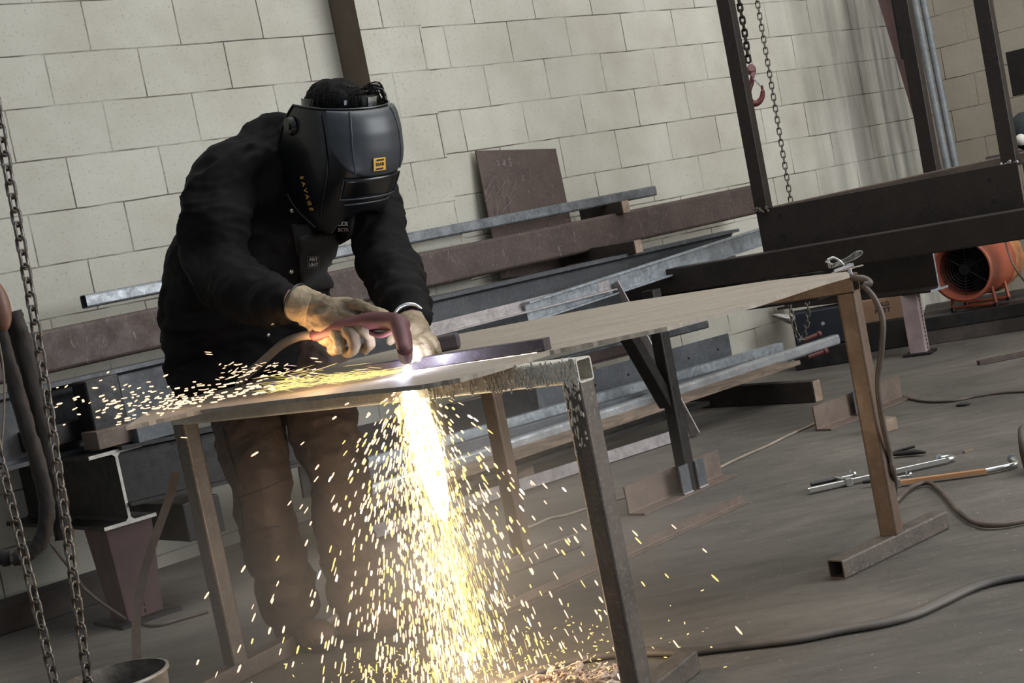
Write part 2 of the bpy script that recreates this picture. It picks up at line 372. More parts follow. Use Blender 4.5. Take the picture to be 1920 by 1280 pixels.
# angle iron frame leaning on the rack
fr = thing('steel_trestle', 'pale scabby angle iron frame leaning against the rack behind the table', 'steel frame', fl(1296, 822, 0))
def ang(name, p0, p1, mat, parent, a=.05, side=None, fx=1): mb = MB(); mb.extrude(s_angle(a, a, .006, fx), p0, p1, side); return mb.build(name, mat, parent)
pT0, pT1 = wl(770, 640, .80), wl(1143, 545, .80)
ang('top_rail', pT0, pT1, MT['rough'], fr, .05, WN)
pB0, pB1 = fl(700, 1010, .004), fl(1293, 819, .004)
ang('bottom_rail', pB0, pB1, MT['rough'], fr, .05, -WN)
mb = MB(); mb.extrude(s_angle(.045, .045, .006), wl(1146, 533, .80), fl(1298, 816, .01), WD); mb.build('diagonal_brace', MT['rough'], fr)
bar('steel_beam', s_isec(.20, .12, .010, .012), wl(222, 893, .80), wl(660, 797, .80), MT['black'], 'dark rolled beam behind the legs, right of the red stand', 'steel beam')
bar('steel_sheet', s_bar(.012, .22), wl(560, 880, .62), wl(1010, 770, .62), MT['black'], 'dark sheet standing on edge behind the spark shower', 'steel sheet')
# the low stack on the floor
bar('steel_tube', s_rhs(.05, .05, .003, .012), wl(640, 938, .80), wl(1567, 636, .80), MT['bright'], 'long shiny galvanised tube on the low stack, its end behind the right table leg', 'steel tube')
o = bar('steel_plate', s_bar(.008, .11), wl(620, 856, .55), wl(1368, 645, .55), MT['grey2'], 'long blue-grey flat with drilled holes standing on edge in the low stack', 'steel flat')
for px, py in ((1178, 702), (1116, 722), (1291, 671), (1346, 655)):
    mb = MB(); mb.disc_cyl(wl(px, py, .5545), WN, .006, .0015, 10); mb.build('drilled_hole', MT['hole'], o)
bar('steel_channel', s_chan(.07, .05, .006, -1), wl(630, 892, .66), wl(1470, 655, .66), MT['galv'], 'pale galvanised channel between the drilled flat and the shiny tube', 'steel channel', side=WN)
bar('steel_bar', s_bar(.05, .05, .006), wl(640, 904, .735), wl(1505, 659, .735), MT['grey2'], 'smooth grey bar lying behind the shiny tube', 'steel bar')
bar('steel_tube', s_rhs(.04, .04, .003, .01), wl(960, 700, .35), wl(1323, 608, .35), MT['tube'], 'slim grey tube showing below the table near the wall', 'steel tube')
bar('steel_angle', s_angle(.06, .05, .006), wl(880, 740, .42), wl(1185, 662, .42), MT['brown'], 'rusty brown angle bar under the slim tube', 'steel angle', side=WN)
bar('timber_plank', s_bar(.15, .02), wl(650, 956, .92), wl(1477, 681, .88), MT['wood'], 'thin pale plank sloping under the shiny tube', 'timber plank', side=WN)
bar('steel_sheet', s_bar(.2, .02), wl(660, 972, .78), wl(1300, 757, .78), MT['black'], 'dark slotted strip below the shiny tube', 'steel strip', side=WN)
bar('steel_channel', s_chan(.06, .04, .006, -1), wl(850, 770, .5), wl(1120, 700, .5), MT['brownlight'], 'rusty perforated channel edge behind the near trestle', 'steel channel')
p = fl(1536, 752, 0)
timber(p, .85, .055, .10, 'big dark timber baulk on the floor under the tube stack')
timber(fl(985, 922, 0)+WD*.02+V((0,.1,0)), .5, .09, .10, 'rusty dark block on the floor behind the near trestle', mat='wooddark', endmat='wood')

MT['slagbright'] = steel('fresh_cut_steel', '#a8a39c', '#c4bfb8', '#dedad3', .5, .3, 12)
# ================================================================ BEARERS ON STANDS
def stand(name, base, top_z, w_, mat, label, rot, wtop=None):
    t = thing(name, label, 'stand', base)
    wtop = wtop or w_; x = V((math.cos(rot), math.sin(rot), 0)); y = V((-x.y, x.x, 0)); b = V(base); z = V((0, 0, top_z))
    mb = MB(); mb.hexa([b+x*(i*w_/2)+y*(j*w_/2)+V((0, 0, .012)) for i, j in ((-1, -1), (1, -1), (1, 1), (-1, 1))]+[b+x*(i*wtop/2)+y*(j*wtop/2)+z for i, j in ((-1, -1), (1, -1), (1, 1), (-1, 1))])
    mb.build('column', mat, t, bevel=.003)
    mb = MB(); mb.box(b+V((0, 0, .006)), (w_*1.7, w_*1.7, .012), (x, y, V((0, 0, 1)))); mb.build('base_plate', MT['black'], t)
    mb = MB()
    for i in range(14):
        a = b+y*-(w_/2+.001)+V((0, 0, .03+(top_z-.05)*i/13)); mb.ball(a, (.004, .003, .009), 6, 4)
    mb.build('weld_seam', MT['black'], t); return t
# left bearer, its cut end towards us
e0 = at(232, 920, 4.86)
e0 = V((e0.x, e0.y, .455))
o = bar('steel_beam', s_isec(.25, .19, .010, .012), e0, e0-WN*.95, MT['black'], 'dark bearer beam on a red stand, its cut end showing the letter I shape, at lower left', 'steel beam', side=WD)
mb = MB(); mb.extrude(s_isec(.25, .19, .010, .012), e0+WN*.002, e0, WD); mb.build('cut_end', MT['slagbright'], o, 'bright flame-cut end')
MT['redpaint'] = simple('faded_red_oxide', '#44302f', .6, 0, '#523b39', 6, .1)
MT['pinkpaint'] = simple('pinkish_primer', '#7d6c6c', .6, 0, '#8f7f7d', 7, .1)
sb = fl(214, 1183, 0); stand('column_stand', e0*1+V((0, 0, -e0.z))-WN*.10, .33, .13, MT['redpaint'], 'dull red stand under the dark bearer beam at lower left', math.atan2(WD.y, WD.x), .17)
# right bearer
e1 = at(1756, 512, 7.55); e1 = V((e1.x, e1.y, .445))
o = bar('steel_beam', s_isec(.25, .16, .010, .012), e1, e1-WN*1.0, MT['dark'], 'dark bearer beam on a pinkish stand beside the orange fan', 'steel beam', side=WD)
mb = MB(); mb.extrude(s_isec(.25, .16, .010, .012), e1+WN*.002, e1, WD); mb.build('cut_end', MT['galv'], o, 'bright cut end')
stand('column_stand', V((e1.x, e1.y, 0))-WN*.16-WD*.03, .32, .085, MT['pinkpaint'], 'pinkish welded stand on the floor left of the orange fan', 1.05, .085)
# pieces lying on the left bearer
mb = MB(); a = at(186, 752, 5.0); mb.box(a+V((0, 0, -.01)), (.125, .11, .18), (WD, WN, V((0, 0, 1)))); mb.build('steel_box_section', MT['black'], None, 'black square block standing on the bearer at far left', 'steel block', bevel=.006)
mb = MB(); a = at(205, 818, 4.95); mb.box(a, (.14, .12, .062), (WD, WN, V((0, 0, 1)))); mb.build('offcut', MT['brownlight'], None, 'brownish steel offcut on the left bearer, under the black block', 'steel offcut', bevel=.003)
mb = MB(); a = at(280, 806, 5.0); mb.box(a, (.15, .12, .06), (WD, WN, V((0, 0, 1)))); mb.build('offcut', MT['grey2'], None, 'grey steel offcut on the left bearer next to the near trestle', 'steel offcut', bevel=.003)
mb = MB(); a = at(100, 815, 5.0); mb.box(a, (.22, .12, .07), (WD, WN, V((0, 0, 1)))); mb.build('offcut', MT['black'], None, 'dark flat offcut on the left bearer behind the chain', 'steel offcut', bevel=.003)
mb = MB(); a = at(70, 760, 5.15); mb.box(a, (.30, .10, .07), (WD, WN, V((0, 0, 1)))); mb.build('offcut', MT['grey'], None, 'grey steel piece beyond the slings at the left edge', 'steel offcut', bevel=.003)
# black baulks low down behind
mb = MB(); a = at(318, 968, 5.15); mb.box(a, (.14, .5, .13), (WD, WN, V((0, 0, 1)))); mb.build('steel_block', MT['black'], None, 'dark block behind the left leg of the near trestle', 'steel block', bevel=.004)
mb = MB(); a = wl(45, 1118, .22); a.z = .05; mb.box(a, (.75, .14, .10), (WD, WN, V((0, 0, 1)))); mb.build('timber_baulk', MT['wooddark'], None, 'dark baulk along the foot of the wall at lower left', 'timber baulk', bevel=.006)

# ================================================================ FABRICATED FRAME AT THE RIGHT
f0, f1 = at(1424, 432, 6.67), at(1914, 349, 6.0)
FD = V((f1.x-f0.x, f1.y-f0.y, 0)).normalized(); FN = V((FD.y, -FD.x, 0))   # along the frame, its normal to the camera
F = thing('welded_frame', 'dark welded frame of tall posts on a drilled channel at upper right', 'steel frame', (f0.x, f0.y, .66))
f1.z = f0.z = (f0.z+f1.z)/2
mb = MB(); mb.extrude(s_chan(.19, .07, .008, 1), f0, f1, -FN); mb.build('bottom_channel', MT['dark'], F)
mb = MB()
for px, py in ((1465, 403), (1471, 443), (1857, 337), (1864, 376)):
    k = (px-1424)/(1914-1424); Y = 6.67+(6.0-6.67)*k
    p = at(px, py, Y); t_ = (p-f0).dot(FD); z_ = p.z; p = f0+FD*t_; p.z = z_; mb = MB(); mb.disc_cyl(p+FN*.0003, FN, .009, .0012, 14); mb.build('bolt_hole', MT['hole'], F)
def post(px, pt, pb, Y, w_, name, ztop=2.6, zadd=0, mat='dark', parent=F):
    b = at(px, pb, Y); rot = .46
    x = FD; mb = MB(); mb.extrude(s_rhs(w_, w_, .004, .004), V((b.x, b.y, b.z+zadd)), V((b.x, b.y, ztop)), x); return mb.build(name, MT[mat], parent), b
ztop_ch = f0.z+.095
for px, Y in ((1431, 6.66), (1894, 6.05)):
    p = at(px, 385 if px < 1500 else 296, Y)
    mb = MB(); mb.extrude(s_rhs(.062, .062, .004, .004), V((p.x, p.y, ztop_ch-.001)), V((p.x, p.y, 2.7)), FD); mb.build('post', MT['dark'], F)
    mb = MB(); rr = random.Random(int(px))
    for k in range(16):
        mb.ball(V((p.x, p.y, ztop_ch))+FD*rr.uniform(-.035, .035)-FN*(-.032)+V((0, 0, rr.uniform(-.010, .010))), (.007, .004, .006), 7, 5)
    mb.build('weld', MT['rough'] if px > 1500 else MT['trestle'], F)
g0, g1 = at(1452, 396, 6.80), at(1960, 287, 6.10)
mb = MB(); mb.extrude(s_rhs(.05, .05, .004), g0, g1); mb.build('rear_rail', MT['brownlight'], F)
k_ = .6; pm = at(1747, 314, 6.42)
mb = MB(); mb.extrude(s_rhs(.062, .062, .004, .004), V((pm.x, pm.y, pm.z-.02)), V((pm.x, pm.y, 2.7)), FD); mb.build('post', MT['dark'], F)
pm2 = at(1699, 110, 6.6)
mb = MB(); mb.extrude(s_rhs(.035, .035, .004, .004), pm2, V((pm2.x, pm2.y, 2.7)), FD); mb.build('strut', MT['black'], F)
# the two box beams it sits on
bl, brr = at(1181, 539, 6.9), at(2010, 404, 5.56)
z_ = .67; bl.z = brr.z = z_
BD = (brr-bl).normalized()
def zfix(px, py, Y): return at(px, py, Y)
bl, brr = at(1181, 539, 6.9), at(2010, 404, 5.56)
bar('steel_beam', s_rhs(.10, .115, .005, .006), bl, brr, MT['dark'], 'dark brown box beam directly under the drilled channel', 'steel beam')
dn = V((0, 0, -.117))
bar('steel_beam', s_isec(.115, .10, .007, .009), bl+BD*.05+dn, bl+BD*.98+dn, MT['black'], 'black beam under the dark box beam, seen below the table top', 'steel beam')
MT['dullgalv'] = steel('dull_galvanised_pipe', '#5d6163', '#74787a', '#8e9192', .6, .2, 14)
# leaning red brace and two galvanised conduits in the corner
a, b = at(1748, 335, 8.9), at(1628, -60, 8.9)
bar('steel_angle', s_angle(.07, .07, .008), V(a), V(b), MT['redpaint'], 'dull red angle brace leaning in the corner behind the frame posts', 'steel angle', side=(1, -.35, 0))
for i, (x0, x1) in enumerate(((1775, 1712), (1791, 1728))):
    a, b = at(x0+4, 330, 8.7), at(x1-9, -60, 8.7)
    mb = MB(); mb.tube([a, b], .021, 12); mb.build('conduit_pipe', MT['dullgalv'], None, ('left' if i == 0 else 'right')+' one of two galvanised pipes standing upright in the corner', 'pipe', 'pipes in the corner')
# ================================================================ FAR RIGHT CORNER
a = fl(1738, 648, 0); b = fl(1965, 612, 0); PD = V((b.x-a.x, b.y-a.y, 0)).normalized(); PN = V((PD.y, -PD.x, 0))
P = thing('pallet', 'low dark timber platform under the orange fan', 'pallet', a)
L = (b-a).length
for k in range(3): mb = MB(); mb.box(a+PD*(L/2)-PN*(.05+.32*k)+V((0, 0, .0385)), (L, .09, .077), (PD, PN, V((0, 0, 1)))); mb.build('bearer', MT['wooddark'], P, bevel=.004)
for k in range(5): mb = MB(); mb.box(a+PD*(L/2)-PN*(.07+.15*k)+V((0, 0, .077+.036)), (L, .142, .07), (PD, PN, V((0, 0, 1)))); mb.build('deck_board', MT['wooddark'] if k % 2 else MT['black'], P, bevel=.003)
MT['orange'] = simple('orange_fan_paint', '#9d5138', .5, .05, '#8c4531', 5, .05, coat=.3)
MT['orangedark'] = simple('dusty_orange_inner', '#6b3426', .6, .1, '#7c3c2a', 8)
PT = .149
fc = at(1802, 507, 7.85); fc.z = max(fc.z, PT+.19); fa = V((.62, .785, 0)).normalized(); fs = V((.785, -.62, 0)); R_ = .165
FAN = thing('ventilation_fan', 'orange drum ventilation fan with a black grille on the timber platform', 'fan', V((fc.x, fc.y, PT)))
mb = MB(); n = 40
def ring(c, r): return [c+(fs*math.cos(2*math.pi*k/n)+V((0, 0, 1))*math.sin(2*math.pi*k/n))*r for k in range(n)]
mb.loft([ring(fc, R_-.012), ring(fc-fa*.004, R_+.004), ring(fc+fa*.01, R_), ring(fc+fa*.36, R_), ring(fc+fa*.37, R_+.006), ring(fc+fa*.38, R_-.01)], caps=False); mb.build('drum', MT['orange'], FAN)
mb = MB(); mb.loft([ring(fc, R_-.012), ring(fc+fa*.1, R_-.03), ring(fc+fa*.30, R_-.03), ring(fc+fa*.38, R_-.01)], caps=False); mb.build('inner_lining', MT['orangedark'], FAN)
mb = MB()
for k in range(1, 9): mb.ringtube(fc+fa*.06, fa, .0155*k+.006, .0018, 28, 5)
for k in range(6):
    d = fs*math.cos(k*math.pi/3+.4)+V((0, 0, 1))*math.sin(k*math.pi/3+.4); mb.tube([fc+fa*.062, fc+fa*.062+d*(R_-.024)], .003, 5)
mb.disc_cyl(fc+fa*.045, fa, .03, .02, 20); mb.build('grille', MT['blackpaint'], FAN)
mb = MB(); mb.disc_cyl(fc+fa*.12, fa, .05, .12, 20)
for k in range(5):
    an = k*2*math.pi/5; d = fs*math.cos(an)+V((0, 0, 1))*math.sin(an); e = fs*-math.sin(an)+V((0, 0, 1))*math.cos(an)
    c0 = fc+fa*.16; q = [c0+d*.04-e*.02-fa*.02, c0+d*.04+e*.02+fa*.02, c0+d*.125+e*.05+fa*.015, c0+d*.125-e*.03-fa*.03]; mb.hexa(q+[p+fa*.004 for p in q])
mb.disc_cyl(fc+fa*.28, fa, R_-.032, .01, 30)
mb.build('fan_blades', MT['hole'], FAN)
for dd in (.1, .3):
    mb = MB(); c = fc+fa*dd
    for sgn in (-1, 1): mb.tube([c+fs*sgn*.11+V((0, 0, -.10)), c+fs*sgn*.12+V((0, 0, PT+.014-fc.z))], .009, 6)
    mb.tube([c+fs*-.13+V((0, 0, PT+.016-fc.z)), c+fs*.13+V((0, 0, PT+.016-fc.z))], .009, 6); mb.build('foot_bracket', MT['orange'], FAN)
    for sgn in (-1, 1): mb = MB(); mb.disc_cyl(c+fs*sgn*.12+V((0, 0, PT-fc.z)), (0, 0, 1), .014, .018, 10); mb.build('rubber_foot', MT['blackpaint'], FAN)
MT['duct'] = simple('crumpled_tan_duct_fabric', '#a06c40', .8, 0, '#8a5a37', 14, .8, 22)
mb = MB(); rings = []; rr = random.Random(2)
for i in range(14): rings.append([p+V((rr.uniform(-1, 1), rr.uniform(-1, 1), rr.uniform(-1, 1)))*.007 for p in ring(fc+fa*(.372+.014*i), R_+.004+(.012 if i % 2 else -.004)-.002*i)])
mb.loft(rings); mb.build('duct_hose', MT['duct'], None, 'crumpled tan fabric duct on the back of the orange fan', 'duct')
mb = MB(); mb.tube(curve([at(1883, 446, 7.75), at(1893, 480, 7.68), at(1905, 505, 7.66), at(1925, 532, 7.7), at(1950, 560, 7.8)]), .005, 6); mb.build('power_cord', MT['brownlight'], None, 'thin cord hanging over the drum of the orange fan', 'cord')
# carton, crates, bag
MT['card'] = simple('brown_cardboard', '#7c5f4a', .85, 0, '#6c523f', 5, .05)
MT['bluebin'] = simple('dark_blue_plastic', '#10141c', .5)
c0 = at(1650, 577, 8.25); cx, cy = PD, PN
K = MB(); K.box(V((c0.x, c0.y, c0.z)), (.27, .22, .125), (PD, PN, V((0, 0, 1)))); K = K.build('cardboard_box', MT['card'], None, 'brown cardboard box with black weight print on a dark crate, behind the pinkish stand', 'cardboard box', bevel=.003)
MT['ink'] = simple('black_ink', '#241a15', .8)
text3d('printed_weight', '25KG\nNETT', .034, MT['ink'], c0+PN*.1105+PD*.02+V((0, 0, .01)), PD, (0, 0, 1), K, bold=.001)
text3d('printed_mark', 'STEEL\nPELLETS', .022, MT['ink'], c0+PN*.1105-PD*.075, PD, (0, 0, 1), K) if False else None
mb = MB(); mb.box(V((c0.x, c0.y, (c0.z-.0625)/2)), (.34, .3, c0.z-.0635), (PD, PN, V((0, 0, 1)))); cr = mb.build('crate', MT['black'], None, 'black crate carrying the cardboard box', 'crate', bevel=.006)
mb = MB(); b0 = at(1540, 600, 8.0); mb.box(V((b0.x, b0.y, .21)), (.30, .16, .2), (PD, PN, V((0, 0, 1)))); B_ = mb.build('storage_bin', MT['bluebin'], None, 'dark blue bin on the floor behind the right table leg', 'bin', bevel=.01)
mb = MB(); mb.disc_cyl(at(1543, 606, 7.88), PN, .010, .006, 16); mb.build('round_badge', MT['galv'], B_)
mb = MB(); mb.box(V((b0.x, b0.y, .055)), (.34, .2, .108), (PD, PN, V((0, 0, 1)))); mb.build('trolley_base', MT['black'], None, 'black low base under the dark blue bin', 'trolley', bevel=.005)
MT['plastic'] = simple('thin_clear_plastic', '#8f8b86', .35, 0, '#6f6b66', 16, .6, 30)
mb = MB(); rr = random.Random(4); pts = [(1430, 590), (1452, 583), (1474, 588), (1495, 584), (1500, 598), (1492, 612), (1480, 612), (1464, 602), (1446, 597)]
fr_ = [at(x, y, 7.55+rr.uniform(-.03, .03)) for x, y in pts]; c = at(1472, 596, 7.45); bk = at(1472, 594, 7.6)
mb.add(fr_+[c, bk], [(i, (i+1) % 9, 9) for i in range(9)]+[((i+1) % 9, i, 10) for i in range(9)]); mb.build('plastic_sheet', MT['plastic'], None, 'crumpled clear plastic hanging beneath the dark beam beside the hanging chain', 'plastic sheet', subd=2)
MT['redtool'] = simple('dark_red_paint', '#4a1c1b', .5)
for i, (x, y, dx, dy) in enumerate(((1520, 633, 22, -9), (1530, 664, 24, -8))):
    p0, p1 = at(x-14, y+5, 7.7), at(x+dx-6, y+dy+2, 7.7)
    mb = MB(); mb.tube([p0, p1], .012, 10); T = mb.build('pipe_clamp', MT['redtool'], None, ('upper' if i == 0 else 'lower')+' one of two dark red clamp heads behind the shiny tube end', 'clamp', 'red clamps')
    mb = MB(); mb.ball(p1, .018, 10, 6); mb.build('clamp_jaw', MT['redtool'], T)
# things on the right-hand wall
a = at(1935, 130, 8.6)
mb = MB(); mb.box(a, (.28, .03, .26), (SD, V((SD.y, -SD.x, 0)), V((0, 0, 1)))); mb.build('wall_panel', MT['black'], None, 'black panel cut off by the right edge of the photo', 'panel', bevel=.003)
MT['bagdark'] = simple('dark_teal_cloth', '#171d20', .8, 0, '#20282b', 8, .3)
a = at(1925, 245, 7.6); mb = MB(); mb.ball(a, (.09, .08, .10), 16, 10); B_ = mb.build('work_bag', MT['bagdark'], None, 'dark bag with a white cloth at the right edge, above the frame', 'bag')
a = at(1914, 262, 7.5); mb = MB(); mb.ball(a, (.03, .03, .03), 10, 8); mb.build('white_cloth', simple('white_cloth', '#b9b5ad', .8), B_, 'white cloth')
a = at(1925, 285, 7.6); mb = MB(); mb.box(V((a.x, a.y, a.z-.0)), (.4, .3, .03), (PD, PN, V((0, 0, 1)))); mb.box(V((a.x, a.y, a.z/2)), (.06, .06, a.z), (PD, PN, V((0, 0, 1)))); mb.build('shelf_stand', MT['wooddark'], None, 'dark shelf stand carrying the bag at the right edge', 'stand')
# ================================================================ THE CUTTING TABLE: TWO TRESTLES AND A PLATE
ZP = .76; TH = .010
def trestle(label, pl_, pr_, footdir, L0, L1, mat, matr, wT=.05, top=None):
    """inverted U of square tube; pl_, pr_ are the leg centres on the floor"""
    top = top or ZP-TH
    pl_ = V((pl_.x, pl_.y, 0)); pr_ = V((pr_.x, pr_.y, 0)); d = (pr_-pl_).normalized(); n_ = V((d.y, -d.x, 0))
    T = thing('trestle', label, 'trestle', (pl_+pr_)/2)
    mb = MB(); mb.extrude(s_rhs(wT, wT, .004, .007), pl_-d*(wT/2)+V((0, 0, top-wT/2)), pr_+d*(wT/2)+V((0, 0, top-wT/2)), n_); mb.build('top_rail', matr, T)
    for p in (pl_, pr_):
        mb = MB(); mb.extrude(s_rhs(wT, wT, .004, .007), p+V((0, 0, wT)), p+V((0, 0, top-wT)), d); mb.build('leg', mat, T)
        mb = MB(); fd = V(footdir).normalized(); mb.extrude(s_rhs(wT, wT, .004, .005), p-fd*L0+V((0, 0, wT/2)), p+fd*L1+V((0, 0, wT/2)), V((fd.y, -fd.x, 0))); mb.build('foot', MT['trestle'], T)
    return T, d, n_
aL = at(348, 800, 3.88); aR = at(1078, 690, 3.0)
MT['slag'] = steel('slag_spattered_steel', '#a39d92', '#c3bdb1', '#e2ddd2', .6, .15, 9, bump=.9)
TA, dA, nA = trestle('near welded trestle with slag-spattered rail beside the spark jet', aL, aR, (.545, .84, 0), .24, .24, MT['trestle'], MT['slag'])
# molten drips frozen on the near trestle
mb = MB(); rr = random.Random(11)
pr_ = V((aR.x, aR.y, 0))
for k in range(260):
    t = rr.random()**2*.42; zz = ZP-TH-rr.uniform(.0, .05); side = nA
    p = pr_-dA*(t-.02)+nA*.0255+V((0, 0, zz)); mb.ball(p, (.0035*rr.uniform(.5, 1.3), .0022, .007*rr.uniform(.4, 1.4)), 6, 4, (dA, nA, V((0, 0, 1))))
for k in range(60):
    p = pr_+nA*.0255+dA*rr.uniform(-.02, .02)+V((0, 0, ZP-TH-.05-rr.random()**1.6*.14)); mb.ball(p, (.003*rr.uniform(.5, 1.3), .0018, .007*rr.uniform(.4, 1.4)), 6, 4, (dA, nA, V((0, 0, 1))))
mb.build('slag_spatter', MT['slag'], TA)
bR = at(1588, 535, 3.87); bL = at(905, 660, 4.55)
TB, dB, nB = trestle('far bronze-coloured welded trestle under the right end of the plate', bL, bR, (.40, .33, 0), .25, .22, MT['trestle2'], MT['trestle2'], top=.75)
# the plate that is being cut
near = [(236, 799), (377, 768), (520, 750), (671, 733), (790, 721), (862, 708), (940, 686), (1030, 657), (1130, 637), (1250, 612), (1420, 567), (1540, 528), (1592, 513)]
far = [(1588, 509), (1440, 526), (1174, 566), (864, 625), (700, 664), (470, 718), (300, 757)]
rr = random.Random(3); top = []
for i, (x, y) in enumerate(near+far):
    top.append(fl(x, y, ZP))
dense = []
for i in range(len(top)):
    a, b = top[i], top[(i+1) % len(top)]; n = 10 if i < 9 else 1
    for k in range(n):
        p = a.lerp(b, k/n)
        if k and i < 9: p = p+V((rr.uniform(-1, 1), rr.uniform(-1, 1), 0))*.0022
        dense.append(p)
bot = [p-V((0, 0, TH)) for p in dense]; n = len(dense)
tri = tessellate_polygon([dense])
mb = MB(); mb.add(dense, [tuple(t) for t in tri]); mb.add(bot, [tuple(t) for t in tri]); mb.add(dense+bot, [(i, (i+1) % n, n+(i+1) % n, n+i) for i in range(n)])
PLATE = mb.build('table_plate', MT['plate'], None, 'big dusty steel plate lying across both trestles as a table top', 'steel plate')
# straightedge bar along the cut
def onp(px, py, z=ZP): return fl(px, py, z)
MT['guide'] = steel('dark_flat_bar', '#40393b', '#4f484c', '#6c6468', .4, .4, 6)
a, b = onp(690, 707), onp(1022, 658); dn_ = (b-a).normalized(); nn = V((-dn_.y, dn_.x, 0))
bar('guide_bar', s_bar(.03, .027, .002), a+nn*.015+V((0, 0, .0138)), b+nn*.015+V((0, 0, .0138)), MT['guide'], 'dark square guide bar on the plate, beside the cut', 'steel bar')
def emis(name, c, s):
    m = bpy.data.materials.new(name); m.use_nodes = True; nt = m.node_tree; nt.nodes.remove(nt.nodes['Principled BSDF'])
    e = nt.nodes.new('ShaderNodeEmission'); e.inputs[0].default_value = hx(c); e.inputs[1].default_value = s; nt.links.new(e.outputs[0], nt.nodes['Material Output'].inputs[0]); return m
MT['kerf'] = emis('hot_kerf', '#ffe9d0', 2.2)
mb = MB(); rr = random.Random(8)
mb.tube([a.lerp(b, .27+.70*k/40)-nn*.012+V((0, 0, .0006)) for k in range(41)], [.0007*rr.uniform(.3, 1.9) for k in range(41)], 6)
mb.build('hot_kerf', MT['kerf'], PLATE, 'glowing cut line')
# ================================================================ GROUND CLAMP ON THE FAR CORNER, WITH ITS LEAD
c = at(1592, 500, 3.86)
C_ = thing('ground_clamp', 'silver locking clamp gripping the far right corner of the plate', 'clamp', V((c.x, c.y, ZP)))
u = (at(1615, 482, 3.80)-at(1560, 498, 3.95)).normalized(); up = V((0, 0, 1))
mb = MB(); mb.loft([[p for p in [at(x, y-h, Y)+o_ for o_ in (V((0, 0, 0)), V((.006, .012, 0)))]+[at(x, y+h, Y)+o_ for o_ in (V((.006, .012, 0)), V((0, 0, 0)))]] for x, y, h, Y in ((1560, 499, 4, 3.9), (1575, 493, 5, 3.88), (1590, 487, 5, 3.86), (1600, 480, 8, 3.84), (1610, 476, 7, 3.83), (1616, 474, 3, 3.82))]); mb.build('handle', MT['chrome'], C_, bevel=.001, subd=1)
mb = MB(); mb.tube(curve([at(1552, 487, 3.88), at(1562, 483, 3.88), at(1573, 488, 3.88), at(1583, 497, 3.87)]), .0035, 8); mb.tube([at(1553, 486, 3.88), at(1556, 502, 3.89)], .004, 8); mb.tube([at(1548, 490, 3.88), at(1561, 496, 3.88)], .003, 8); mb.build('linkage', MT['chrome'], C_)
mb = MB(); mb.extrude(s_bar(.012, .010), at(1566, 508, 3.87), at(1599, 496, 3.84)); mb.extrude(s_bar(.012, .010), at(1590, 494, 3.85), at(1597, 525, 3.85)); mb.tube([at(1560, 512, 3.88), at(1618, 497, 3.82)], .0025, 6); mb.build('jaw', MT['chrome'], C_)
mb = MB(); mb.tube(curve([at(1596, 520, 3.84), at(1608, 521, 3.82), at(1622, 523, 3.81), at(1631, 530, 3.80), at(1622, 534, 3.80)]), [.009]*33, 10); mb.build('lead_boot', MT['cable'], C_)
mb = MB(); mb.tube(curve([at(1617, 533, 3.8), at(1640, 560, 3.79), at(1655, 600, 3.78), at(1653, 655, 3.78), at(1646, 720, 3.8), at(1655, 790, 3.82), at(1668, 850, 3.85), at(1678, 905, 3.9), fl(1676, 945, .012), fl(1684, 935, .012), fl(1708, 914, .012), fl(1740, 905, .012), fl(1765, 922, .012), fl(1795, 957, .012), fl(1830, 980, .012), fl(1870, 984, .012), fl(1925, 975, .012), fl(1990, 960, .012)]), .0078, 8)
mb.build('ground_lead', MT['cable'], None, 'dark rubber lead hanging from the clamp and curling over the floor at right', 'cable')
# ================================================================ DARK TRESTLE LEG ON ANGLE FEET
def angle_foot(parent, p0, p1, mat):
    d = (p1-p0).normalized(); n_ = V((d.y, -d.x, 0)); mb = MB(); mb.extrude(s_angle(.075, .1, .007), p0, p1, n_); return mb.build('angle_foot', mat, parent), d, n_
p0, p1 = fl(1178, 966, .001), fl(1352, 892, .001)
D1 = thing('support_stand', 'dark support stand on a rusty angle foot under the middle of the plate', 'stand', (p0+p1)/2)
_, dd, nn2 = angle_foot(D1, p0, p1, MT['brownlight'])
pb = p0.lerp(p1, .56)+nn2*.036
mb = MB(); mb.extrude(s_rhs(.05, .05, .004, .006), pb+V((0, 0, .008)), V((pb.x, pb.y, .735)), dd); mb.build('post', MT['black'], D1)
q = V((pb.x, pb.y, .33)); mb = MB(); mb.extrude(s_rhs(.05, .05, .004, .006), q-dB*0+V((-.02, 0, 0)), at(1168, 612, 5.05), nB); mb.build('brace', MT['black'], D1)
for s_ in (-1, 1):
    g = pb+dd*s_*.045+nn2*.028; mb = MB(); mb.box(g+V((0, 0, .06)), (.052, .006, .10), (dd, nn2, V((0, 0, 1)))); mb.build('gusset', MT['grey2'], D1, 'blue-grey gusset', bevel=.001)
    mb = MB(); rr = random.Random(s_+3)
    for k in range(12): mb.ball(g+dd*(-.024+.048*k/11)+nn2*.005+V((0, 0, .0105)), (.004, .004, .004), 6, 4)
    mb.build('weld', MT['rough'], D1)
mb = MB(); rr = random.Random(9)
for k in range(22): mb.ball(pb+dd*.019+nn2*.03+V((0, 0, .012+.095*k/22)), (.004, .004, .004), 6, 4)
mb.build('weld', MT['black'], D1)
p0, p1 = fl(1530, 808, .001), fl(1690, 745, .001)
D2 = thing('support_stand', 'support stand on an angle foot behind the far trestle leg', 'stand', (p0+p1)/2)
_, dd, nn2 = angle_foot(D2, p0, p1, MT['brownlight'])
pb = p0.lerp(p1, .5)+nn2*.034
mb = MB(); mb.extrude(s_rhs(.05, .05, .004, .006), pb+V((0, 0, .008)), V((pb.x, pb.y, .48)), dd); mb.build('post', MT['black'], D2)
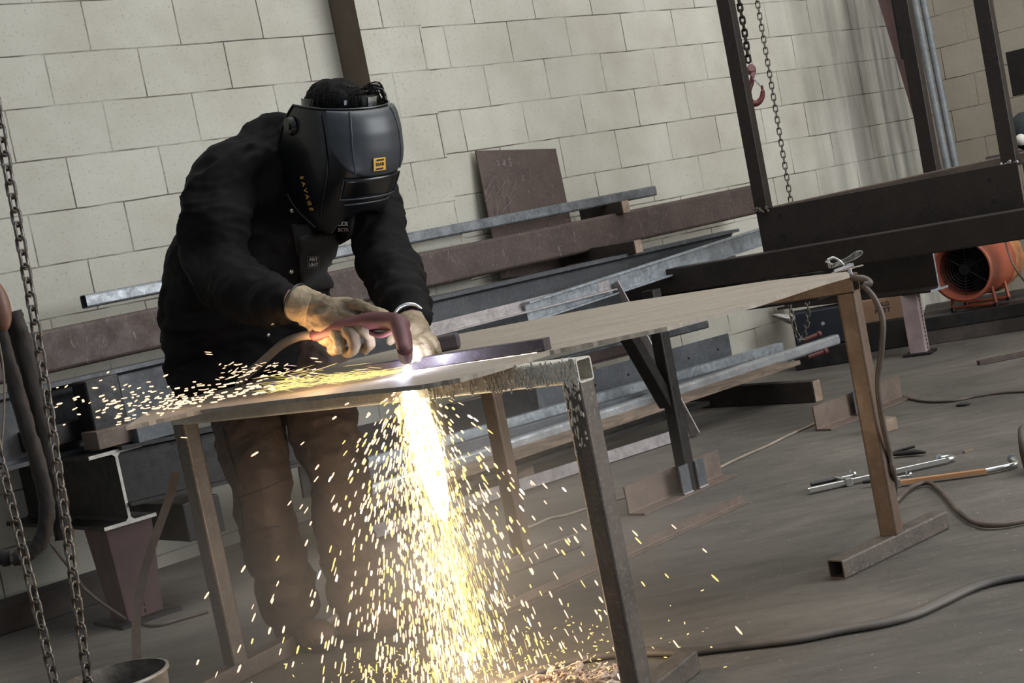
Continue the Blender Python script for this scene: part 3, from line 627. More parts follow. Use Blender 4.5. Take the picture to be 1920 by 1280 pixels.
mb = MB(); mb.box(pb-dd*.05+nn2*0+V((0, 0, .06)), (.05, .006, .1), (dd, nn2, V((0, 0, 1)))); mb.build('gusset', MT['grey2'], D2, bevel=.001)
# ================================================================ ON THE FLOOR
p0, p1 = fl(928, 1156, .001), fl(1393, 942, .001); d = (p1-p0).normalized()
bar('angle_offcut', s_angle(.028, .028, .004), p0, p1, MT['brownlight'], 'long thin rusty angle bar on the floor behind the near trestle', 'steel angle', side=V((d.y, -d.x, 0)))
p0, p1 = fl(1835, 684, .001), fl(1980, 655, .001); d = (p1-p0).normalized()
bar('angle_offcut', s_bar(.04, .02), p0+V((0, 0, .01)), p1+V((0, 0, .01)), MT['brown'], 'short brown bar on the floor at the right edge', 'steel bar')
def floorline(name, pts, r, mat, label, cat, flat=None, z=None, n=8):
    if pts is None: P3 = [at(95, 1018, 4.75), at(141, 1078, 4.75), at(159, 1104, 4.78), at(202, 1138, 4.82)]+[fl(x, y, .006) for x, y in ((250, 1166), (292, 1172), (340, 1160), (390, 1146))]
    else: P3 = [fl(x, y, (z if z else r*(flat or 1))) for x, y in pts]
    mb = MB(); mb.tube(curve(P3, n), r, 8, flat=flat); return mb.build(name, mat, None, label, cat)
MT['hose'] = simple('flat_grey_rubber_hose', '#3e3a37', .6, 0, '#5a524b', 4, .3, 20, (1, 1, 1))
MT['hosepale'] = simple('pale_dirty_hose', '#6f655a', .7, 0, '#857a6d', 6, .2, 20)
floorline('air_hose', [(940, 1290), (985, 1268), (1040, 1248), (1110, 1231), (1200, 1222), (1280, 1222), (1350, 1214), (1420, 1206), (1500, 1196), (1580, 1180), (1650, 1168), (1710, 1152), (1760, 1130), (1820, 1102), (1880, 1085), (1990, 1068)], .016, MT['hose'], 'flat grey rubber hose snaking across the floor at lower right', 'hose', flat=.62)
floorline('cable', [(955, 1000), (1000, 985), (1030, 972), (1060, 966), (1110, 950), (1170, 932), (1250, 912), (1340, 880), (1370, 866), (1405, 850), (1440, 835), (1480, 815), (1525, 795), (1545, 780), (1580, 750)], .0055, MT['hosepale'], 'pale thin cable on the floor between the two support stands', 'cable')
floorline('cable', [(1634, 723), (1650, 725), (1690, 742), (1730, 752), (1780, 752), (1830, 743), (1880, 736), (1990, 730)], .0055, MT['cable'], 'dark cable on the floor right of the far trestle, running off to the right', 'cable')
floorline('cable', None, .006, MT['cable'], 'dark cable on the floor below the left bearer', 'cable')
timber(fl(1671, 808, 0), .07, .075, .05, 'small pale offcut block by the far trestle leg', mat='wood', axis=V((.5, -.86, 0)), wd=V((.86, .5, 0)))
# washer-like lump
mb = MB(); p = fl(1806, 758, .006); mb.ball(p, (.03, .014, .007), 12, 6, (V((.94, -.2, 0)).normalized(), V((.2, .94, 0)), V((0, 0, 1)))); mb.build('steel_scrap', MT['black'], None, 'small black scrap on the floor beside the dark cable', 'scrap')
mb = MB(); p = fl(1815, 845, .004); mb.box(p, (.035, .01, .007), (V((.9, .3, 0)).normalized(), V((-.3, .9, 0)).normalized(), V((0, 0, 1)))); mb.build('wood_chip', MT['wood'], None, 'pale chip of wood on the floor near the bar clamps', 'wood chip')
# bar clamps
def bar_clamp(name, label, pts_bar, jaw_at, matbar, jawdir, hook, zc=.014):
    a, b = fl(*pts_bar[0], zc), fl(*pts_bar[1], zc); d = (b-a).normalized(); s_ = V((-d.y, d.x, 0))
    T = thing(name, label, 'clamp', V((a.x, a.y, 0)))
    mb = MB(); mb.extrude([[(-.006, -.011), (.006, -.011), (.006, -.003), (.002, 0), (.006, .003), (.006, .011), (-.006, .011), (-.006, .003), (-.002, 0), (-.006, -.003)]], a, b, V((0, 0, 1))); mb.build('bar', matbar, T)
    mb = MB(); mb.tube(curve([b-d*.005]+[b+d*x+s_*y+V((0, 0, z)) for x, y, z in hook]), [.009]*(8*len(hook))+[.006], 8); mb.build('fixed_jaw', MT['chrome'], T)
    mb = MB(); e = b+d*hook[-1][0]+s_*hook[-1][1]+V((0, 0, hook[-1][2])); mb.disc_cyl(e, s_, .014, .004, 14); mb.build('pad', MT['galv'], T)
    j = a.lerp(b, jaw_at)
    mb = MB(); mb.box(j, (.022, .032, .026), (d, s_, V((0, 0, 1)))); mb.extrude(s_bar(.014, .02, .004), j, j+s_*.05*jawdir+d*-.02+V((0, 0, .006))); mb.build('sliding_jaw', MT['chrome'], T, bevel=.002)
    j2 = j+s_*.052*jawdir-d*.02+V((0, 0, .006))
    mb = MB(); pts = [j2+d*(-.09+.0015*k) for k in range(60)]; mb.tube(pts, [.0075 if k % 2 else .006 for k in range(60)], 8); mb.build('screw', MT['blackpaint'], T)
    mb = MB(); mb.tube([j2, j2+d*.06], .004, 8); mb.disc_cyl(j2+d*.06, d, .012, .006, 14); mb.tube([j2+d*.05+V((0, 0, -.012)), j2+d*.05+V((0, 0, .02))], .003, 6); mb.build('swivel_pad', MT['chrome'], T)
    return T
bar_clamp('bar_clamp', 'silver bar clamp on the floor passing behind the far trestle leg', [(1516, 919), (1778, 861)], .28, MT['chrome'], 1, ((.02, .01, 0), (.02, .035, 0), (-.01, .045, .0)))
MT['copper'] = simple('coppery_bar', '#cf9c72', .35, .5)
bar_clamp('bar_clamp', 'coppery bar clamp on the floor with a silver hooked end', [(1672, 906), (1850, 882)], .06, MT['copper'], 1, ((.05, .02, 0), (.09, .05, .0), (.08, .08, .01)))
T = thing('spring_clamp', 'black clamp lying on the floor beyond the bar clamps', 'clamp', fl(1695, 852, 0))
mb = MB(); mb.tube([fl(1668, 853, .012), fl(1680, 851, .013), fl(1715, 847, .014), fl(1735, 848, .012)], [.005, .012, .014, .006], 8, flat=.7); mb.build('handle', MT['blackpaint'], T)
mb = MB(); mb.tube([fl(1655, 858, .01), fl(1680, 846, .02), fl(1715, 837, .03)], .005, 8); mb.build('lever', MT['blackpaint'], T)
mb = MB(); mb.tube([fl(1695, 842, .02), at(1693, 832, fl(1695, 842, 0).y)], .006, 8); mb.build('pivot', MT['chrome'], T)
# reel at the right edge
mb = MB(); p = fl(1932, 885, .0); mb.ringtube(p+V((0, 0, .075)), (.9, -.45, 0), .062, .013, 28, 8); mb.ringtube(p+V((.03, .0, .075)), (.9, -.45, 0), .062, .013, 28, 8); mb.build('cable_coil', MT['cable'], None, 'coil of dark cable cut off by the right edge, beside the coppery clamp', 'cable coil')
# frayed rags at the bottom
MT['rag'] = simple('frayed_pale_rag', '#a8917f', .9, 0, '#cdbcae', 20, .9, 60)
for i, (cx, cy, r) in enumerate(((1030, 1276, .035), (1078, 1270, .05), (1125, 1278, .045))):
    mb = MB(); rr = random.Random(20+i); c = fl(cx, cy, .018)
    for k in range(60):
        a = rr.uniform(0, 6.28); pts = []
        q_ = c+V((math.cos(a)*r*rr.random(), math.sin(a)*r*rr.random(), rr.uniform(-.01, .015)))
        for j in range(6): pts.append(V((q_.x, q_.y, max(q_.z, .003)))); q_ = q_+V((rr.uniform(-1, 1), rr.uniform(-1, 1), rr.uniform(-.5, .6)))*r*.38
        mb.tube(curve(pts, 3), rr.uniform(.001, .0035), 5)
    mb.build('rag_tangle', MT['rag'], None, ['leftmost tuft of frayed pale rag at the foot of the near trestle', 'middle tuft of frayed pale rag, the tallest, by the near trestle leg', 'rightmost tuft of frayed pale rag touching the near trestle leg'][i], 'rag', 'frayed rags')
# strip bent down in front of the left bearer
mb = MB(); pts = curve([at(330, 885, 4.15), at(315, 940, 4.15), at(283, 1030, 4.12), at(262, 1110, 4.1), at(255, 1180, 4.08), at(258, 1250, 4.05), V((fl(266, 1275, 0).x, fl(266, 1275, 0).y, 0.0))])
vs = []
for p in pts: vs.append([p-CR*.0125, p+CR*.0125, p+CR*.0125+V((0, .004, 0)), p-CR*.0125+V((0, .004, 0))])
mb.loft(vs, smooth=False); mb.build('steel_strip', MT['brownlight'], None, 'bent brown steel strip hanging to the floor in front of the left bearer', 'steel strip')
# ================================================================ CHAINS, SLINGS, BUCKET, HOOK
def link_mesh(name, pitch, wire, mat):
    mb = MB(); w_ = pitch*.35; h_ = pitch*.29; pts = []
    for k in range(20):
        a = 2*math.pi*k/20; x = math.cos(a)*w_; z = math.sin(a)*w_+(h_ if math.sin(a) > 0 else -h_)*1.0
        pts.append(V((x, 0, z)))
    rings = []; n = len(pts)
    for i in range(n):
        t = (pts[(i+1) % n]-pts[i-1]).normalized(); u = V((0, 1, 0)); w2 = t.cross(u)
        rings.append([pts[i]+u*math.cos(2*math.pi*k/8)*wire+w2*math.sin(2*math.pi*k/8)*wire for k in range(8)])
    mb.loft(rings+[rings[0]], caps=False)
    me = bpy.data.meshes.new(name); me.from_pydata(mb.v, [], mb.f); me.polygons.foreach_set('use_smooth', [True]*len(me.polygons)); me.materials.append(mat); return me
def chain(name, pts, pitch, wire, mat, label, twist=0.0, cat='chain', group=None):
    P = curve(pts, 24); L = [0]
    for a, b in zip(P, P[1:]): L.append(L[-1]+(b-a).length)
    T = thing(name, label, cat, P[-1], group); me = link_mesh(name+'_link', pitch, wire, mat)
    n = int(L[-1]/pitch); j = 0
    for i in range(n):
        s = (i+.5)*pitch
        while L[j+1] < s: j += 1
        p = P[j].lerp(P[j+1], (s-L[j])/(L[j+1]-L[j])); t = (P[j+1]-P[j]).normalized()
        x0 = (CR-t*CR.dot(t)).normalized(); y0 = t.cross(x0)
        ang_ = (math.pi/2 if i % 2 else 0)+.35+twist*i
        x = x0*math.cos(ang_)+y0*math.sin(ang_); y = t.cross(x)
        o = bpy.data.objects.new('link', me); COL.objects.link(o); o.parent = T
        M_ = Matrix((x, y, t)).transposed().to_4x4(); M_.translation = p-V(T.location); o.matrix_local = M_
    return T
Yc = 3.0
bz = at(213, 1268, 3.0)
BK = thing('bucket', 'grey metal bucket at the bottom left edge that catches the two chains', 'bucket', V((bz.x, bz.y, 0)))
MT['bucket'] = simple('dull_bucket_metal', '#8d8a85', .5, .5, '#6f6a64', 8, .2)
MT['bucketin'] = simple('dirty_bucket_lining', '#4a443e', .6, .4, '#6b645c', 18, .5)
n = 36
def cring(r, z): return [V((bz.x+math.cos(2*math.pi*k/n)*r, bz.y+math.sin(2*math.pi*k/n)*r, z)) for k in range(n)]
zr = bz.z
mb = MB(); mb.loft([cring(.08, .0), cring(.085, .004), cring(.108, zr-.01), cring(.113, zr-.006), cring(.113, zr), cring(.107, zr+.001)], caps=False); mb.build('bucket_wall', MT['bucket'], BK)
mb = MB(); mb.loft([cring(.107, zr+.001), cring(.105, zr-.03), cring(.083, .008)], caps=False); mb.add(cring(.083, .008), [tuple(range(n))]); mb.build('bucket_lining', MT['bucketin'], BK)
chain('hoist_chain', [at(-10, 182, Yc), at(3, 256, Yc), at(67, 613, Yc), at(120, 960, Yc), at(163, 1262, Yc), at(166, 1300, Yc)], .0285, .0034, MT['chain'], 'steel hoist chain hanging from the top left corner into the bucket')
chain('hoist_chain', [at(-22, 770, Yc), at(0, 862, Yc), at(45, 1040, Yc), at(101, 1272, 2.98), at(112, 1310, 2.98)], .0285, .0034, MT['chain'], 'shorter steel chain strand at the lower left edge, left of the long chain')
mb = MB(); mb.tube(curve([at(-6, 620, 3.02), at(6, 690, 3.02), at(8, 760, 3.02), at(2, 850, 3.02)]), .0022, 6); mb.build('wire_loop', MT['hosepale'], None, 'thin pale wire hanging at the left edge', 'wire')
MT['sling'] = simple('oily_brown_webbing', '#191411', .8, 0, '#261e19', 6, .9, 28, (1, 1, .4))
MT['leather'] = simple('brown_leather', '#56392b', .5, 0, '#6a4a3a', 7, .2)
def sling(pts, r, label, seed):
    P = curve(pts, 10); rr = random.Random(seed); mb = MB(); rings = []; n = 14
    for i, p in enumerate(P):
        t = (P[min(i+1, len(P)-1)]-P[max(i-1, 0)]).normalized(); x = (CR-t*CR.dot(t)).normalized(); y = t.cross(x)
        rings.append([p+(x*math.cos(2*math.pi*k/n)*1.1+y*math.sin(2*math.pi*k/n)*.75)*r*(1+.28*noise.noise(V((k*.9, i*.33, seed*7.1)))+.12*noise.noise(V((k*2, i*1.2, seed)))) for k in range(n)])
    mb.loft(rings); return mb.build('lifting_sling', MT['sling'], None, label, 'sling', 'slings at the left edge')
sling([at(22, 585, 3.16), at(40, 640, 3.16), at(68, 760, 3.16), at(92, 860, 3.16), at(112, 960, 3.16), at(121, 1010, 3.16)], .0195, 'thick dark brown sling hanging right behind the long chain', 1)
sling([at(-14, 560, 3.12), at(-2, 620, 3.12), at(22, 700, 3.12), at(50, 800, 3.12), at(74, 880, 3.12), at(88, 950, 3.12), at(78, 1010, 3.12), at(46, 1042, 3.12), at(0, 1044, 3.12), at(-40, 1030, 3.12)], .0155, 'dark brown sling whose bottom end curls left in a loop', 2)
mb = MB(); mb.ball(at(-4, 572, 3.1), (.026, .02, .056), 20, 14, (CR, V((0, 1, 0)), V((0, 0, 1)))); mb.build('leather_pad', MT['leather'], None, 'brown leather pad at the left edge above the slings', 'pad')
# right hoist
MT['hookred'] = simple('dark_red_hook_paint', '#6a2a2c', .45, .1, '#55211f', 20)
Yh = 6.95
chain('hoist_chain', [at(1412, -40, Yh), at(1421, 10, Yh), at(1450, 180, Yh), at(1484, 385, Yh), at(1512, 555, Yh), at(1514, 600, Yh), at(1506, 634, Yh), at(1498, 634, Yh), at(1486, 600, Yh), at(1480, 570, Yh), at(1441, 420, Yh), at(1404, 230, Yh)], .027, .0030, MT['chain'], 'thin loop of hand chain hanging behind the welded frame at upper right')
chain('hoist_chain', [at(1378, -40, 6.98), at(1385, 0, 6.98), at(1396, 60, 6.98), at(1404, 120, 6.98)], .030, .0052, MT['chaindark'], 'thick dark load chain above the red hook')
H = thing('crane_hook', 'dark red crane hook hanging beside the left frame post', 'hook', at(1413, 130, 6.98))
mb = MB(); mb.ball(at(1409, 131, 6.98), (.022, .02, .028), 14, 10); mb.disc_cyl(at(1407, 128, 6.93), (.2, -1, 0), .014, .01, 12); mb.disc_cyl(at(1411, 140, 6.93), (.2, -1, 0), .011, .01, 12); mb.build('hook_block', simple('red_pink_block', '#6f4548', .5), H)
mb = MB(); pts = curve([at(x, y, 6.98) for x, y in ((1411, 142), (1409, 155), (1404, 168), (1403, 182), (1410, 193), (1420, 193), (1428, 184), (1430, 172), (1428, 160))]); nP = len(pts)
mb.tube(pts, [.010+.006*math.sin(math.pi*min(1, i/nP*1.15))-(.004 if i > nP-8 else 0) for i in range(nP)], 10); mb.build('hook_body', MT['hookred'], H)
mb = MB(); mb.tube([at(1411, 146, 6.96), at(1427, 162, 6.96)], .003, 6); mb.build('safety_latch', MT['galv'], H)
# ================================================================ THE WELDER
from mathutils.bvhtree import BVHTree
UPZ = V((0, 0, 1))
def limb(mb, pts, rs, n=18, ry=None, wide=None, cap=True):
    """rounded limb through joints; ry scales the section across 'wide'"""
    P = []; Rr = []
    C_ = curve(pts, 6)
    for i, p in enumerate(C_):
        k = i/6; a = min(int(k), len(rs)-2); t = k-a; P.append(p); Rr.append(rs[a]*(1-t)+rs[a+1]*t)
    rings = []; m = len(P)
    def ringat(p, t, r):
        x = (V(wide) if wide is not None else CR); x = (x-t*x.dot(t)).normalized(); y = t.cross(x); q = (ry if ry else 1)
        return [p+x*math.cos(2*math.pi*k/n)*r+y*math.sin(2*math.pi*k/n)*r*q for k in range(n)]
    t0 = (P[1]-P[0]).normalized(); t1 = (P[-1]-P[-2]).normalized()
    if cap:
        for a in (80, 60, 40, 20): a = math.radians(a); rings.append(ringat(P[0]-t0*Rr[0]*math.sin(a), t0, Rr[0]*math.cos(a)))
    for i in range(m): rings.append(ringat(P[i], (P[min(i+1, m-1)]-P[max(i-1, 0)]).normalized(), Rr[i]))
    if cap:
        for a in (20, 40, 60, 80): a = math.radians(a); rings.append(ringat(P[-1]+t1*Rr[-1]*math.sin(a), t1, Rr[-1]*math.cos(a)))
    mb.loft(rings); return mb
def oval(mb, specs, n=28, wide=None, capr=True):
    """loft through ovals: (centre, half width, half depth, wide dir)"""
    rings = []; S = []
    C_ = curve([s[0] for s in specs], 5)
    for i, p in enumerate(C_):
        k = i/5; a = min(int(k), len(specs)-2); t = k-a
        w_ = specs[a][1]*(1-t)+specs[a+1][1]*t; d_ = specs[a][2]*(1-t)+specs[a+1][2]*t; x = V(specs[a][3]).lerp(V(specs[a+1][3]), t)
        S.append((p, w_, d_, x))
    m = len(S)
    for i, (p, w_, d_, x) in enumerate(S):
        t = (S[min(i+1, m-1)][0]-S[max(i-1, 0)][0]).normalized(); x = (x-t*x.dot(t)).normalized(); y = t.cross(x)
        rings.append([p+x*math.cos(2*math.pi*k/n)*w_+y*math.sin(2*math.pi*k/n)*d_ for k in range(n)])
    mb.loft(rings); return mb
def organic(mb, name, mat, parent, voxel, smooth=4, disp=(), label=None):
    o = mb.build(name, mat, parent, label)
    r = o.modifiers.new('union', 'REMESH'); r.mode = 'VOXEL'; r.voxel_size = voxel; r.use_smooth_shade = True
    s = o.modifiers.new('smooth', 'SMOOTH'); s.iterations = smooth; s.factor = .5
    for i, (size, strength) in enumerate(disp):
        t = bpy.data.textures.new(name+'_folds', 'CLOUDS'); t.noise_scale = size; t.noise_depth = 2; t.noise_basis = 'BLENDER_ORIGINAL'
        d = o.modifiers.new('folds', 'DISPLACE'); d.texture = t; d.strength = strength; d.mid_level = .5; d.texture_coords = 'LOCAL'
    return o
def folds(o, amp, freq, seed):
    """bake the modifiers and press creased folds into the cloth"""
    bpy.context.view_layer.update(); ev = o.evaluated_get(bpy.context.evaluated_depsgraph_get()); me = bpy.data.meshes.new_from_object(ev); o.modifiers.clear(); o.data = me
    nn_ = [v.normal.copy() for v in me.vertices]; off = V((seed, seed*1.7, 0))
    for v, q in zip(me.vertices, nn_):
        p = v.co; wv = V(noise.noise_vector(p*4+off))*.09; c = p+wv
        r1 = 1-abs(noise.noise(V((c.x*freq*.8, c.y*freq*.8, c.z*freq*1.5))+off)*2.2); r2 = 1-abs(noise.noise(V((c.x*freq*2.1, c.y*freq*2.1, c.z*freq*3.6))+off)*2.2)
        v.co = p+q*(amp*(max(r1, -.4)**1 if r1 > 0 else r1*.6)*.75+amp*.30*r2-amp*.35)
    me.polygons.foreach_set('use_smooth', [True]*len(me.polygons)); me.update(); return o
FH = V((.616, -.788, 0)); LH = UPZ.cross(FH)*1    # facing direction and the person's left
LH = V((.788, .616, 0))
foot_c = fl(580, 1195)
P_ = thing('person', 'person in black work jacket and welding helmet bending over the plate with a cutting torch', 'person', V((foot_c.x, foot_c.y+.05, 0)))
MT['skin'] = simple('skin', '#a0705c', .5, 0, '#92614e', 12)
MT['jacket'] = simple('black_cotton_jacket', '#0d0c0c', .8, 0, '#151313', 5, .35, 9)
MT['jacket'].node_tree.nodes['Principled BSDF'].inputs['Specular IOR Level'].default_value = .12

MT['bib'] = simple('black_smooth_bib', '#0e0e10', .7)
def worn(name, c1, c2, c3):
    m = NT(name); mp = m.coords(); n1 = m.noise(mp, 4, 6, .6, .6); r1 = m.ramp(n1, 'Fac', [(.35, hx(c1)), (.55, hx(c2)), (.75, hx(c3))]); m.base((r1, 'Color')); m.b.inputs['Roughness'].default_value = .75
    n2 = m.noise(mp, 14, 6, .6, 1.0); m.bump((n2, 'Fac'), .5, .02); return m.m
MT['trouser'] = worn('dirty_brown_work_trousers', '#33251d', '#44342b', '#57453a')
MT['glove'] = worn('pale_suede_glove', '#5f4f3c', '#938369', '#b7a88e')
MT['boot'] = worn('dusty_leather_boot', '#3a2b24', '#4a382f', '#5a463b')
MT['hair'] = simple('black_hair', '#060505', .8, 0, '#0d0a09', 40, .8, 90, (1, 1, .2))
MT['hair'].node_tree.nodes['Principled BSDF'].inputs['Specular IOR Level'].default_value = .15
MT['helmet'] = simple('satin_black_helmet_plastic', '#101113', .32, 0, coat=.15)
MT['visor'] = simple('grey_black_visor_plastic', '#2c2f33', .42, 0, '#33373b', 6)
# joints
rs_, re_, rw_ = at(418, 318, 3.90), at(402, 500, 3.84), at(548, 566, 3.50)
ls_, le_, lw_ = at(688, 352, 4.12), at(722, 478, 3.98), at(772, 596, 3.50)
hipc = at(478, 650, 4.24); chest = at(520, 400, 4.10); neck = at(590, 275, 4.05); headc = at(640, 232, 3.98)
rh, rk, ra = at(455, 720, 4.20), at(492, 925, 4.04), at(538, 1140, 4.14)
lh, lk, la = at(590, 700, 4.22), at(632, 900, 3.98), at(668, 1105, 4.06)
rh.z = lh.z = (rh.z+lh.z)/2
# the body under the clothes: one continuous surface
mb = MB()
oval(mb, [(hipc-V((0, 0, .06)), .13, .08, LH), (hipc, .13, .09, LH), (hipc.lerp(chest, .5), .12, .08, LH), (chest, .13, .08, LH), (chest.lerp(neck, .6), .08, .05, LH), (neck, .05, .05, LH)])
limb(mb, [chest.lerp(neck, .8), neck, headc], [.06, .055, .05])
for a, b, c in ((rs_, re_, rw_), (ls_, le_, lw_)): limb(mb, [chest.lerp(a, .55), a.lerp(chest, .12)-V((0, 0, .02)), b, c], [.05, .045, .040, .026])
limb(mb, [re_.lerp(rw_, .6), rw_, at(572, 573, 3.47)], [.036, .031, .03])
for a, b, c in ((rh, rk, ra), (lh, lk, la)): limb(mb, [a, b, c], [.06, .045, .036])
phi = math.radians(17); HF = FH*math.cos(phi)-UPZ*math.sin(phi); HU = FH*math.sin(phi)+UPZ*math.cos(phi); HL = HU.cross(HF)
hax = (HL, HF, HU)
mb.ball(headc, (.076, .096, .112), 20, 14, hax); mb.ball(headc+HF*.02-HU*.06, (.058, .07, .06), 16, 10, hax)
mb.ball(headc+HF*.10-HU*.02, (.012, .016, .024), 10, 8, hax)
for s_ in (-1, 1): mb.ball(headc+HL*.078*s_-HU*.01, (.010, .02, .03), 8, 6, hax)
def fingers(mb, palm, fs, r=.0105, **_):
    for pts in fs:
        k = len(pts); limb(mb, pts, [r*(1-.10*i) for i in range(k)], 10)
RF = [[at(x, y, Y) for x, y, Y in f] for f in (
    ((650, 574, 3.43), (676, 574, 3.40), (700, 583, 3.38), (722, 590, 3.39)),      # index along the handle
    ((648, 592, 3.42), (678, 612, 3.37), (694, 640, 3.37), (684, 655, 3.41)),
    ((634, 602, 3.42), (659, 630, 3.37), (664, 655, 3.38), (650, 661, 3.43)),
    ((618, 606, 3.43), (635, 635, 3.39), (634, 655, 3.40), (620, 657, 3.44)),
    ((600, 575, 3.46), (640, 566, 3.50), (676, 577, 3.50), (698, 592, 3.48)))]       # thumb, last
LF = [[at(x, y, Y) for x, y, Y in f] for f in (
    ((784, 626, 3.44), (803, 634, 3.41), (815, 650, 3.40), (818, 664, 3.41)),
    ((778, 632, 3.43), (793, 646, 3.39), (801, 659, 3.38), (803, 668, 3.39)),
    ((771, 634, 3.42), (779, 650, 3.38), (784, 662, 3.37), (786, 671, 3.37)),
    ((763, 634, 3.42), (766, 650, 3.38), (769, 664, 3.36), (770, 672, 3.36)),
    ((762, 612, 3.47), (748, 618, 3.44), (738, 627, 3.42), (733, 637, 3.41)))]
limb(mb, [at(572, 573, 3.47), at(600, 585, 3.45), at(636, 594, 3.44)], [.026, .030, .026], wide=(0, 1, 0), ry=1.2); fingers(mb, None, RF, .0075)
limb(mb, [lw_, at(772, 612, 3.47), at(776, 630, 3.44)], [.026, .028, .025]); fingers(mb, None, LF, .0075)
organic(mb, 'body', MT['skin'], P_, .007, 3)
# jacket
mb = MB()
oval(mb, [(at(484, 722, 4.22), .215, .15, LH), (at(462, 650, 4.24), .245, .170, LH), (at(464, 560, 4.22), .250, .175, LH), (at(478, 470, 4.18), .236, .17, LH),
          (at(512, 380, 4.13), .215, .16, LH), (at(528, 310, 4.10), .195, .135, LH), (at(545, 268, 4.08), .14, .09, LH), (at(566, 248, 4.06), .075, .065, LH)])
mb.ball(at(470, 302, 4.12), (.105, .11, .08), 20, 14)
mb.ball(at(600, 330, 4.10), (.15, .10, .09), 20, 14)
limb(mb, [at(475, 305, 4.02), at(424, 332, 3.95), at(404, 415, 3.90), at(410, 502, 3.86), at(465, 550, 3.68), at(530, 574, 3.53)], [.085, .092, .086, .080, .068, .050], cap=True)
limb(mb, [at(650, 350, 4.15), at(694, 366, 4.12), at(708, 430, 4.03), at(726, 490, 3.92), at(750, 545, 3.72), at(769, 598, 3.52)], [.08, .080, .072, .074, .066, .046])
for (x, y, Y, r) in ((700, 400, 4.08, .07),): mb.ball(at(x, y, Y), r, 16, 10)
J = folds(organic(mb, 'jacket', MT['jacket'], P_, .0075, 3, ((.11, .024),)), .020, 7, 3)
# trousers
mb = MB()
oval(mb, [(at(492, 640, 4.25), .16, .12, LH), (at(500, 690, 4.24), .175, .13, LH), (at(512, 745, 4.22), .15, .11, LH)])
limb(mb, [at(452, 700, 4.21), at(466, 800, 4.15), at(490, 915, 4.05), at(506, 1000, 4.07), at(531, 1085, 4.11), at(541, 1128, 4.13)], [.10, .098, .082, .080, .084, .082], cap=True)
limb(mb, [at(588, 690, 4.22), at(606, 790, 4.12), at(634, 900, 4.0), at(646, 990, 4.03), at(662, 1070, 4.06), at(668, 1105, 4.06)], [.10, .098, .082, .078, .080, .078])
TR = folds(organic(mb, 'trousers', MT['trouser'], P_, .0075, 3, ((.10, .024),)), .013, 8, 9)
MT['seam'] = simple('dark_seam_thread', '#2a211c', .9)
# boots
for ank, toe in ((ra, fl(598, 1215)), (la, fl(722, 1172))):
    b = MB(); f = V((ank.x, ank.y, 0)); dirf = V((toe.x-f.x, toe.y-f.y, 0)); dirf = (dirf.normalized()+FH*1.2).normalized(); sd = V((-dirf.y, dirf.x, 0))
    heel = f-dirf*.06
    oval(b, [(ank+V((0, 0, .02)), .052, .055, sd), (V((f.x, f.y, .13)), .050, .058, sd), (V((f.x, f.y, .06))+dirf*.01, .046, .075, sd)])
    b.ball(f+dirf*.03+V((0, 0, .045)), (.046, .11, .05), 18, 12, (sd, dirf, UPZ)); b.ball(f+dirf*.13+V((0, 0, .042)), (.05, .062, .044), 18, 12, (sd, dirf, UPZ))
    B_ = organic(b, 'boot', MT['boot'], P_, .007, 3)
    s2 = MB(); n = 30; ringp = [f+dirf*(.055+math.cos(2*math.pi*k/n)*.145)+sd*(math.sin(2*math.pi*k/n)*(.043+.01*math.cos(2*math.pi*k/n))) for k in range(n)]
    s2.loft([[p+V((0, 0, .002)) for p in ringp], [p+V((0, 0, .026)) for p in ringp]]); s2.build('boot_sole', MT['blackpaint'], B_)
# gloves
def glove(palm, fs, cuff, wide, rp, rc, ry):
    b = MB(); limb(b, palm, rp, 20, ry=ry, wide=wide); fingers(b, None, fs, .0165)
    G = folds(organic(b, 'glove', MT['glove'], P_, .0038, 3, ((.03, .006),), 'pale suede work glove'), .0035, 34, 5)
    return G
G1_ = glove([at(566, 573, 3.475), at(592, 586, 3.455), at(618, 603, 3.435), at(648, 606, 3.425)], RF, None, (0, 0, 1), [.042, .050, .058, .046], 0, .62)
b = MB(); limb(b, [at(556, 566, 3.485), at(575, 574, 3.47), at(592, 580, 3.46)], [.045, .043, .042], 20, cap=False); organic(b, 'glove_cuff', MT['glove'], G1_, .0042, 2, ((.03, .006),))
b = MB(); b.ringtube(at(556, 566, 3.485), (at(592, 580, 3.46)-at(556, 566, 3.485)), .0445, .0028, 28, 6); b.build('cuff_binding', MT['blackpaint'], G1_)
G2_ = glove([at(770, 604, 3.49), at(772, 615, 3.465), at(775, 628, 3.44), at(780, 638, 3.43)], LF, None, (1, 0, 0), [.036, .041, .043, .036], 0, .8)
# wrist watch on the left arm
b = MB(); wax = (lw_-le_).normalized(); wc = at(767, 597, 3.50); b.ringtube(wc, wax, .036, .005, 26, 8); W_ = b.build('wrist_watch', MT['chrome'], P_, 'shiny metal watch')
# hair
mb = MB(); mb.ball(headc+HU*.020-HF*.012, (.087, .105, .098), 24, 18, hax); mb.ball(headc+HU*.045-HF*.045, (.078, .07, .07), 18, 12, hax)
rr = random.Random(6)
HR = organic(mb, 'hair', MT['hair'], P_, .006, 2, ((.03, .014),))
mb = MB()
for k in range(110):
    a = rr.uniform(-1.3, 1.3); c = headc+HU*.045; p0 = c+(HF*math.cos(a)+HL*math.sin(a))*.075+HU*rr.uniform(.02, .06); out_ = (HF*math.cos(a)+HL*math.sin(a))
    mb.tube(curve([p0, p0+out_*.030+HU*.004, p0+out_*.045-HU*rr.uniform(.02, .04), p0+out_*.045-HU*rr.uniform(.045, .065)+HL*rr.uniform(-.01, .01)], 3), .0012, 4)
mb.build('hair_strands', MT['hair'], HR)
